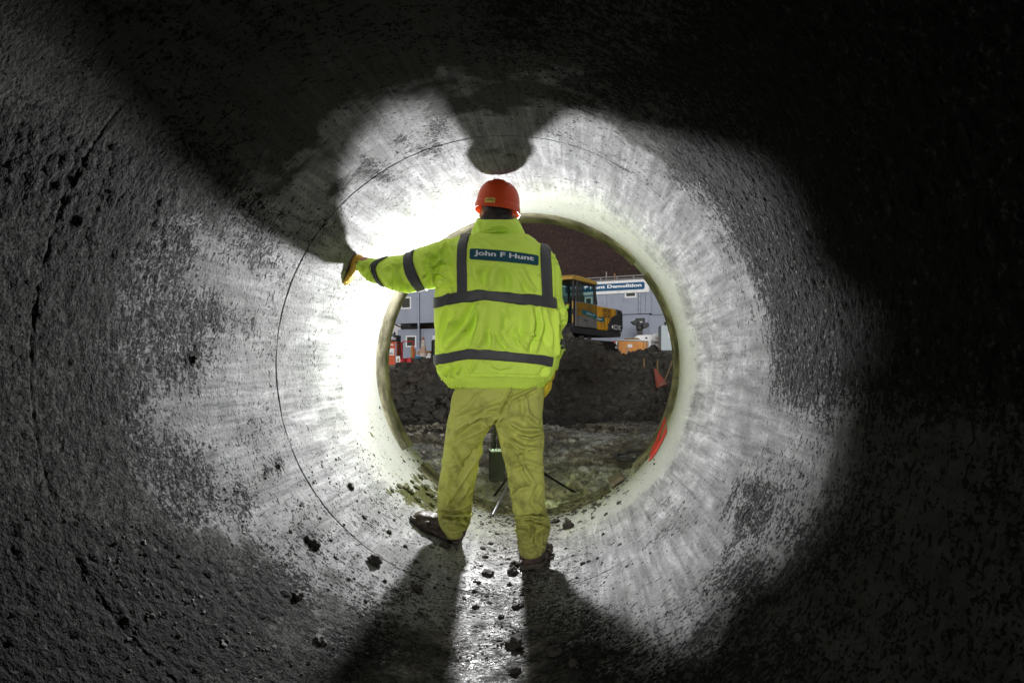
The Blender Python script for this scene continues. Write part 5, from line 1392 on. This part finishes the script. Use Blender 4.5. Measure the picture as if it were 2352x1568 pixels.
mid = Vc[:, :2].mean(0); outw = Vc[:, :2] - mid
flip = np.sign((Nc[:, :2] * outw).sum(1)); 
c6 = lambda *pts: [(1053.7 + x * .126, 404.5 + y * .126) for x, y in pts]
Vc = apply_folds(Vc, Nc * np.where(flip == 0, 1, flip)[:, None], [(c6((470,985),(620,945),(760,940),(900,965),(1100,1040)), .009, 2.6), (c6((540,1020),(760,1040),(1000,1035)), .005, 2.4), (c6((350,850),(370,1000)), .006, 4), (c6((900,860),(1100,980)), .005, 4), (c6((480,880),(400,1000)), .004, 4)], .0012, .001)
o = np_mesh('collar', Vc, cm.f, M_JACK, jacket)
sb = o.modifiers.new('s', 'SUBSURF'); sb.levels = 1; sb.render_levels = 1

# trousers ----------------------------------------------------------------------------
tm = MB()
tm.loft([row(*r) for r in dense([(868,1060,1236,3.30,.12),(885,1050,1245,3.30,.13),(905,1043,1247,3.297,.142),(933,1038,1245.5,3.293,.146),(952,1035,1244,3.29,.138),(966,1050,1232,3.29,.10),(971,1080,1200,3.29,.06)])])
LL = [(915,1044,1138,3.297,.115),(945,1034,1140,3.298,.118),(967,1028,1136,3.30,.114),(1003,1023,1113.5,3.31,.105),(1034,1019,1108,3.325,.100),(1062,1015,1099,3.34,.095),(1109,1008.5,1089,3.37,.090),(1142,1004.5,1083,3.39,.088),(1163,1005,1080.5,3.40,.088),(1184,1005.5,1081,3.405,.092),(1198,1009,1078,3.408,.088),(1214,1018,1072,3.41,.082),(1229,1027,1066,3.412,.076)]
RL = [(915,1142,1245,3.292,.115),(945,1138,1244.5,3.29,.118),(967,1139,1245.5,3.285,.114),(1005,1146,1250,3.27,.110),(1052,1157.5,1249,3.25,.100),(1095,1167,1250,3.235,.095),(1134,1172,1250.5,3.22,.090),(1167,1176,1252,3.21,.088),(1186,1180,1257,3.203,.090),(1199,1181,1261.5,3.20,.092),(1215,1181.5,1263.5,3.195,.093),(1237,1187,1259.5,3.19,.088),(1259,1190,1253,3.185,.080),(1273,1195,1248,3.182,.073)]
tm.loft([row(*r, 2.1) for r in dense(LL)]); tm.loft([row(*r, 2.1) for r in dense(RL)])
Vt, Nt, Ft = remesh(tm, .0062, 4, .5)
TS = [(c2((830,450),(720,500),(560,600)), .010, 5), (c2((840,430),(700,430),(550,520)), .008, 5), (c2((880,350),(740,400),(560,480)), .007, 6), (c2((835,460),(900,580),(990,640),(1090,620)), .012, 5), (c2((850,440),(980,520),(1090,520)), .008, 5),
      (c2((900,330),(960,300),(1060,250)), .010, 4), (c2((930,250),(880,340),(835,430)), -.014, 2.6), (c2((560,260),(540,380),(510,470)), .006, 5), (c2((840,480),(880,620),(920,800)), .010, 4), (c2((500,600),(590,614),(690,632)), .008, 4),
      (c2((510,600),(560,680),(600,760)), .009, 4), (c2((725,640),(640,760),(590,860)), .008, 5), (c2((1110,560),(1040,580),(960,560)), .009, 4), (c2((1115,640),(1040,640),(950,700)), .008, 4), (c2((960,660),(1000,780),(1060,870)), .007, 5),
      (c2((900,860),(960,980),(1000,1040)), .007, 4), (c2((1110,880),(1060,980),(1110,1030)), .006, 4), (c2((940,1082),(1030,1072),(1140,1100)), .016, 3.2), (c2((935,1105),(1000,1110),(1060,1095)), .010, 3), (c2((1030,1120),(1050,1180),(1030,1250)), .009, 4),
      (c2((940,1160),(1020,1170),(1060,1150)), .009, 4), (c2((1140,1150),(1090,1200),(1100,1270)), .009, 4), (c2((960,1240),(1040,1280),(1120,1250)), .008, 3), (c2((450,1000),(540,1030),(650,980)), .011, 4), (c2((440,1040),(540,1062),(655,1060)), .014, 3.2),
      (c2((470,1090),(560,1100),(640,1110)), .011, 3.2), (c2((470,1130),(540,1170),(620,1140)), .009, 3), (c2((480,900),(520,960),(490,1010)), .007, 4), (c2((640,870),(580,960),(560,1000)), .007, 4), (c2((620,1060),(590,1110)), .009, 3),
      (c2((470,720),(520,800),(500,900)), .006, 5), (c2((690,300),(640,370),(560,420)), .005, 6), (c2((1000,300),(1010,420),(1080,470)), .006, 5), (c2((905,760),(1000,720),(1110,760)), .005, 5), (c2((1040,880),(960,900),(930,960)), .006, 5)]
Vt = apply_folds(Vt, Nt, [(p_, a_ * 1.05, w_) for p_, a_, w_ in TS], .0026, .008, 3.3)
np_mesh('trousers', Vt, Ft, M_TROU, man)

# gloves, cuffs ---------------------------------------------------------------------
for wr, dd, nn_, side_, cl, mt, c0 in ((LW, LD, -LN, 1, .12, M_GLOVE, P(829, 606, 3.352)), (RW, RD, RN, -1, .55, M_GLOVEY, P(1260.5, 845, 3.424))):
    m = MB(); hand(m, wr, dd, nn_, side_, cl, .90 if side_ > 0 else 1.0, .003)
    chain(m, [wr - dd * .006, wr + dd * .02], [.031, .030])
    Vg, Ng, Fg_ = remesh(m, .0032, 3)
    Vg = Vg + Ng * (.0014 * (1 - 2 * np.abs(fbm(Vg * 55, 3))))[:, None]
    gl = np_mesh('glove', Vg, Fg_, mt, man)
    MB().tube([c0, wr.lerp(c0, .5), wr + dd * .004], [.030, .0325, .031], 18).build('cuff', M_CUFF, gl, 60)

# boots --------------------------------------------------------------------------------
def boot(h0, fd, up, ankle, s):
    w_ = fd.cross(up).normalized(); m = MB(); R_ = []
    for l, hw, t in ((-.004, .030, .050), (.004, .042, .085), (.03, .050, .115), (.08, .052, .125), (.13, .052, .108), (.18, .056, .088), (.22, .058, .078), (.255, .052, .066), (.275, .036, .050), (.283, .018, .036)):
        sec = []
        for k in range(20):
            a = 2 * math.pi * k / 20; x = math.copysign(abs(math.cos(a)) ** .8, math.cos(a)); y = math.copysign(abs(math.sin(a)) ** .8, math.sin(a))
            sec.append(h0 + fd * l * s + w_ * hw * x * s * 1.1 + up * (.012 + (t - .012) * (.5 + .5 * y)) * s)
        R_.append(sec)
    m.loft(R_)
    chain(m, [h0 + fd * .055 + up * .08, ankle], [.058, .054])
    V, N, Fq = remesh(m, .006, 3)
    V = V + N * (.004 * fbm(V * 28, 4))[:, None]
    b = np_mesh('boot', V, Fq, M_BOOT, man)
    m = MB(); out = []
    for l, hw in ((-.012, .022), (-.006, .042), (.02, .053), (.08, .052), (.13, .051), (.19, .061), (.24, .060), (.275, .044), (.295, .018)): out.append((l, hw))
    for z0, z1 in ((.002, .030),):
        poly = [(l, hw) for l, hw in out] + [(l, -hw) for l, hw in out[::-1]]
        m.prism(poly, lambda l, x: h0 + fd * l * s + w_ * x * s * 1.13 + up * z0, lambda l, x: h0 + fd * l * s + w_ * x * s * 1.13 + up * z1)
    rs = np.random.RandomState(int(abs(h0.x) * 1e4) % 1000)
    for _ in range(44):
        l = rs.rand() * .28; sd = rs.choice([-1, 1]); hw = np.interp(l, [o_[0] for o_ in out], [o_[1] for o_ in out])
        if l < .03: sd = rs.rand() * 2 - 1
        c = h0 + fd * l * s + w_ * sd * hw * s * 1.12 + up * (.012 + .035 * rs.rand())
        r_ = .007 + .011 * rs.rand()
        m.add([Vector(x) for x in ICO2_V * r_ * (.7 + .6 * rs.rand(3)) + np.array(c)], ICO2_F.tolist())
    V, N, Fq = remesh(m, .005, 1)
    V = V + N * (.0045 * fbm(V * 45, 4))[:, None]
    np_mesh('sole', V, Fq, M_SOLE, b)
boot(lh, LFd, ln_, P(1047, 1218, 3.405), .94)
boot(rh, RFd, rn_, P(1222, 1256, 3.19), 1.04)

# helmet ---------------------------------------------------------------------------------
hh = P(1143.5, 476, 3.395)
MH = Matrix.Translation(hh) @ Matrix.Rotation(math.radians(6.5), 4, 'Y') @ Matrix.Rotation(math.radians(-3), 4, 'X')
prof = [(1.0, .0), (.995, .02), (.975, .04), (.93, .062), (.86, .081), (.77, .096), (.65, .108), (.5, .1165), (.34, .1215), (.17, .124), (0.0, .125)]
n = 72; m = MB(MH); R_ = []
hp_ = dense([(r, h) for r, h in prof], 3)
for r, h in hp_:
    rg = []
    for k in range(n):
        a = 2 * math.pi * k / n; x, y = .1075 * r * math.cos(a), .137 * r * math.sin(a)
        up_ = .0045 * sstep(.034, .022, abs(x)) * sstep(.055, .085, h) * sstep(-.115, -.07, y)
        up_ += .0025 * sstep(.060, .052, abs(x)) * sstep(.045, .050, abs(x)) * sstep(.05, .08, h)
        rg.append(Vector((x * (1 + up_ * 3), y * (1 + up_ * 3), h + float(up_))))
    R_.append(rg)
m.loft(R_, caps=False)
shell = m.build('helmet', M_HAT, man, 60)
m = MB(MH); bp_ = [(1.0, .010), (1.032, .008), (1.05, -.004), (1.055, -.020), (1.05, -.027), (1.03, -.027), (1.02, -.02), (.985, -.005)]
m.loft([[Vector((.1075 * r * math.cos(2*math.pi*k/n), .137 * r * math.sin(2*math.pi*k/n), h - .010 * max(0, -math.sin(2*math.pi*k/n)) ** 3)) for k in range(n)] for r, h in bp_], caps=False)
m.build('brim', M_HAT, shell, 60)
pk = MB(MH); R_ = []
for i in range(5):
    t = i / 4; R_.append([Vector(((.085 - .02 * t) * x, .125 + .055 * t, -.012 - .014 * t + y * .003 - .018 * abs(x) ** 2)) for x, y in [(-1,-1),(-.5,-1),(0,-1),(.5,-1),(1,-1),(1,1),(.5,1),(0,1),(-.5,1),(-1,1)]])
pk.loft(R_); pk.build('peak', M_HAT, shell, 60)
def hat_pt(x, h, off):
    """point on the back of the brim"""
    y = -.137 * 1.053 * math.sqrt(max(0, 1 - (x / (.1075 * 1.053)) ** 2)) - off
    return MH @ Vector((x, y, h))
m = MB(); N_ = 8
for s0_ in range(N_):
    xa, xb = -.047 + .050 * s0_ / N_, -.047 + .050 * (s0_ + 1) / N_
    m.add([hat_pt(xa, -.020, .001), hat_pt(xb, -.020, .001), hat_pt(xb, .002, .0025), hat_pt(xa, .002, .0025)], [(0, 1, 2, 3)])
m.build('label_sticker', M_HLAB, shell)
text_obj('label_lettering', 'WORKSAFE', lambda a, b: hat_pt(-.043 + .042 * a, -.0155 + .0085 * b + .0055 * math.sin(math.pi * a), .0036), M_BLK, shell, 0.03)
for x0, x1, y0, h0 in ((-.060, -.048, -.075, .094), (.048, .062, -.08, .090)):
    m = MB(MH); m.bar(Vector((x0, y0, h0)), Vector((x1 * .72, y0 + .028, h0 + .017)), .003, n=6); m.build('vent', M_BLK, shell)

# ------------------------------------------------------------------ clods and crumbs on the pipe floor
def clod_mesh(seed, res=3):
    b = bmesh.new(); bmesh.ops.create_icosphere(b, subdivisions=res, radius=1.0)
    V = np.array([tuple(v.co) for v in b.verts]); Fq = [[v.index for v in f.verts] for f in b.faces]; b.free()
    r = 1 + .62 * fbm(V * 1.9 + seed * 7.1, 5, .62) + .10 * np.clip(fbm(V * 5 + seed, 3), -.2, 1)
    V = V * r[:, None]
    me = bpy.data.meshes.new('mud_clod'); me.from_pydata(V.tolist(), [], Fq); me.update(); shade(me); me.materials.append(M_CLOD); return me
CM = [clod_mesh(s) for s in range(6)]
CMM = [m_.copy() for m_ in CM[:3]]
for m_ in CMM: m_.materials.clear(); m_.materials.append(M_MOSSC)
random.seed(21)
def clod(u, v, rpx, label, group=None, flat=.62, mossy=False):
    p, n = on_pipe(u, v)
    r = .85 * rpx * p.y / F
    o = link_mesh('moss_clod' if mossy else 'mud_clod', random.choice(CMM if mossy else CM), None, p + n * r * flat * .45)
    q = n.to_track_quat('Z', 'Y') @ Matrix.Rotation(random.random() * 6.28, 3, 'Z').to_quaternion()
    o.rotation_euler = q.to_euler(); o.scale = (r * (0.9 + .35 * random.random()), r * (0.8 + .3 * random.random()), r * flat * (.85 + .4 * random.random()))
    return tag(o, label, 'clod', group)
clod(858, 1292, 17, 'big round mud clod beside the dark joint, left of the man\'s shadow', None, .8)
clod(1120, 1319, 15, 'wider dark wet clod in the lit strip, left of the right boot heel')
clod(1177, 1316, 14, 'lumpy clod just left of the right boot heel', None, .9); clod(1181, 1301, 10, 'small clod stacked above the lumpy one at the right boot', None, .9)
clod(1189, 1394, 17, 'flat spread clod in the lit strip below the pipe joint', None, .4)
clod(1181, 1484, 21, 'large dark clod at the lower end of the lit strip beyond the wet glint', None, .7)
clod(1274, 1500, 19, 'large dark clod in the right leg\'s shadow near the bottom'); clod(1316, 1526, 14, 'dark clod at lower right of the larger one in the right leg\'s shadow')
clod(1184, 1542, 13, 'clod at the very bottom of the lit strip, beside the picture edge')
clod(1306, 1212, 12, 'upright jagged clod right of the man\'s right trouser leg', None, 1.1); clod(1276, 1198, 12, 'low clod touching the right trouser leg, left of the jagged one', None, .5)
clod(1020, 1255, 12, 'clod half in shadow just behind the left boot heel'); clod(723, 1252, 13, 'ragged clod stuck to the left wall below the joint', None, .7); clod(708, 1240, 9, 'small clod above the ragged one on the left wall')
clod(684, 1367, 16, 'dark flat clod low on the left wall', None, .5); clod(804, 1117, 11, 'elongated crust on the left wall right of the joint', None, .5)
clod(447, 826, 10, 'round dark clod stuck on the left wall at eye height', None, .5); clod(957, 1353, 15, 'dim clod inside the left leg\'s shadow', None, .6)
clod(735, 1472, 15, 'dim flat clod on the lower left of the pipe floor', None, .5)
G1 = 'small clods on the lit strip between the leg shadows'
for u, v, r in ((1114, 1279, 8), (1109, 1260, 8), (1127, 1249, 7), (1092, 1336, 6), (1099, 1339, 6), (1170, 1343, 8), (1090, 1358, 7), (1093, 1394, 9), (1151, 1417, 9), (1118, 1369, 6), (1141, 1227, 6), (1152, 1296, 5), (1136, 1265, 5), (1105, 1300, 5), (1160, 1260, 5), (1168, 1284, 5), (1200, 1366, 6), (1126, 1385, 5)):
    clod(u, v, r * .85, 'small dark clod on the lit strip between the two leg shadows', G1)
G2 = 'small clods on the right half of the pipe floor'
for u, v, r in ((1239, 1449, 10), (1214, 1333, 9), (1386, 1227, 6), (1422, 1155, 7), (1338, 1446, 9), (1325, 1327, 6), (1338, 1295, 8), (1352, 1290, 7), (1217, 1355, 7), (1266, 1283, 9), (1424, 1250, 6), (1372, 1282, 5), (1262, 1480, 9), (1300, 1260, 5), (1440, 1300, 5), (1316, 1276, 5)):
    clod(u, v, r * .8, 'small dark clod on the right half of the pipe floor', G2)
G3 = 'small clods on the left side of the pipe floor'
for u, v, r in ((836, 1188, 8), (893, 1222, 10), (1066, 1375, 6), (1040, 1415, 9), (884, 1335, 7), (760, 1240, 6), (640, 1070, 8), (667, 1220, 6), (820, 1150, 5), (870, 1176, 6), (905, 1195, 6), (770, 1280, 7), (800, 1330, 7), (930, 1255, 8), (955, 1290, 7), (985, 1320, 7), (840, 1380, 8), (1030, 1330, 8), (690, 1160, 5), (735, 1190, 5), (790, 1205, 5), (720, 1108, 5)):
    clod(u, v, r * .75, 'small dark clod on the left side of the pipe floor', G3)
G4 = 'mossy clods beyond the left boot'
for u, v, r in ((931, 1123, 11), (944, 1132, 10), (917, 1117, 8), (958, 1148, 9), (975, 1120, 10), (986, 1137, 11), (900, 1128, 6), (965, 1096, 8), (990, 1160, 9), (946, 1107, 6), (1000, 1150, 10), (955, 1120, 7)):
    clod(u, v, r, 'olive mossy clod on the pipe floor beyond the left boot', G4, .6, True)
# crumbs: nobody could count them
rs = np.random.RandomState(33); pts = []; sz = []; nr = []
def crumb(p, n, s): pts.append(tuple(p)); nr.append(tuple(n)); sz.append(s)
while len(pts) < 4200:
    y = 1.2 + 3.3 * rs.rand(); a = -math.pi / 2 + rs.normal() * (.42 if rs.rand() < .5 else .17)
    p = np.array([AX + RP * math.cos(a), y, RP * math.sin(a)]); 
    if fbm(p[None] * 3.3, 3)[0] < -.1 + .35 * rs.rand(): continue
    crumb(p, (-math.cos(a), 0, -math.sin(a)), .0016 + .005 * rs.rand() ** 3)
while len(pts) < 5600:                                      # trodden in at the mouth
    y = Y_END - abs(rs.normal()) * .26; a = -math.pi / 2 + rs.normal() * .40
    if y < 3.3: continue
    crumb((AX + RP * math.cos(a), y, RP * math.sin(a)), (-math.cos(a), 0, -math.sin(a)), .003 + .013 * rs.rand() ** 3)
while len(pts) < 7000:                                      # lower left
    y = 1.6 + 2.2 * rs.rand(); a = -math.pi * .5 - .15 - 1.0 * rs.rand()
    p = np.array([AX + RP * math.cos(a), y, RP * math.sin(a)])
    if fbm(p[None] * 4.3 + 3, 3)[0] < .1 * rs.rand(): continue
    crumb(p, (-math.cos(a), 0, -math.sin(a)), .0016 + .006 * rs.rand() ** 3)
o = lumps_mesh('mud_crumbs', pts, sz, nr, M_CLOD, 8, .6); o['label'] = 'crumbs of mud scattered over the floor of the pipe'
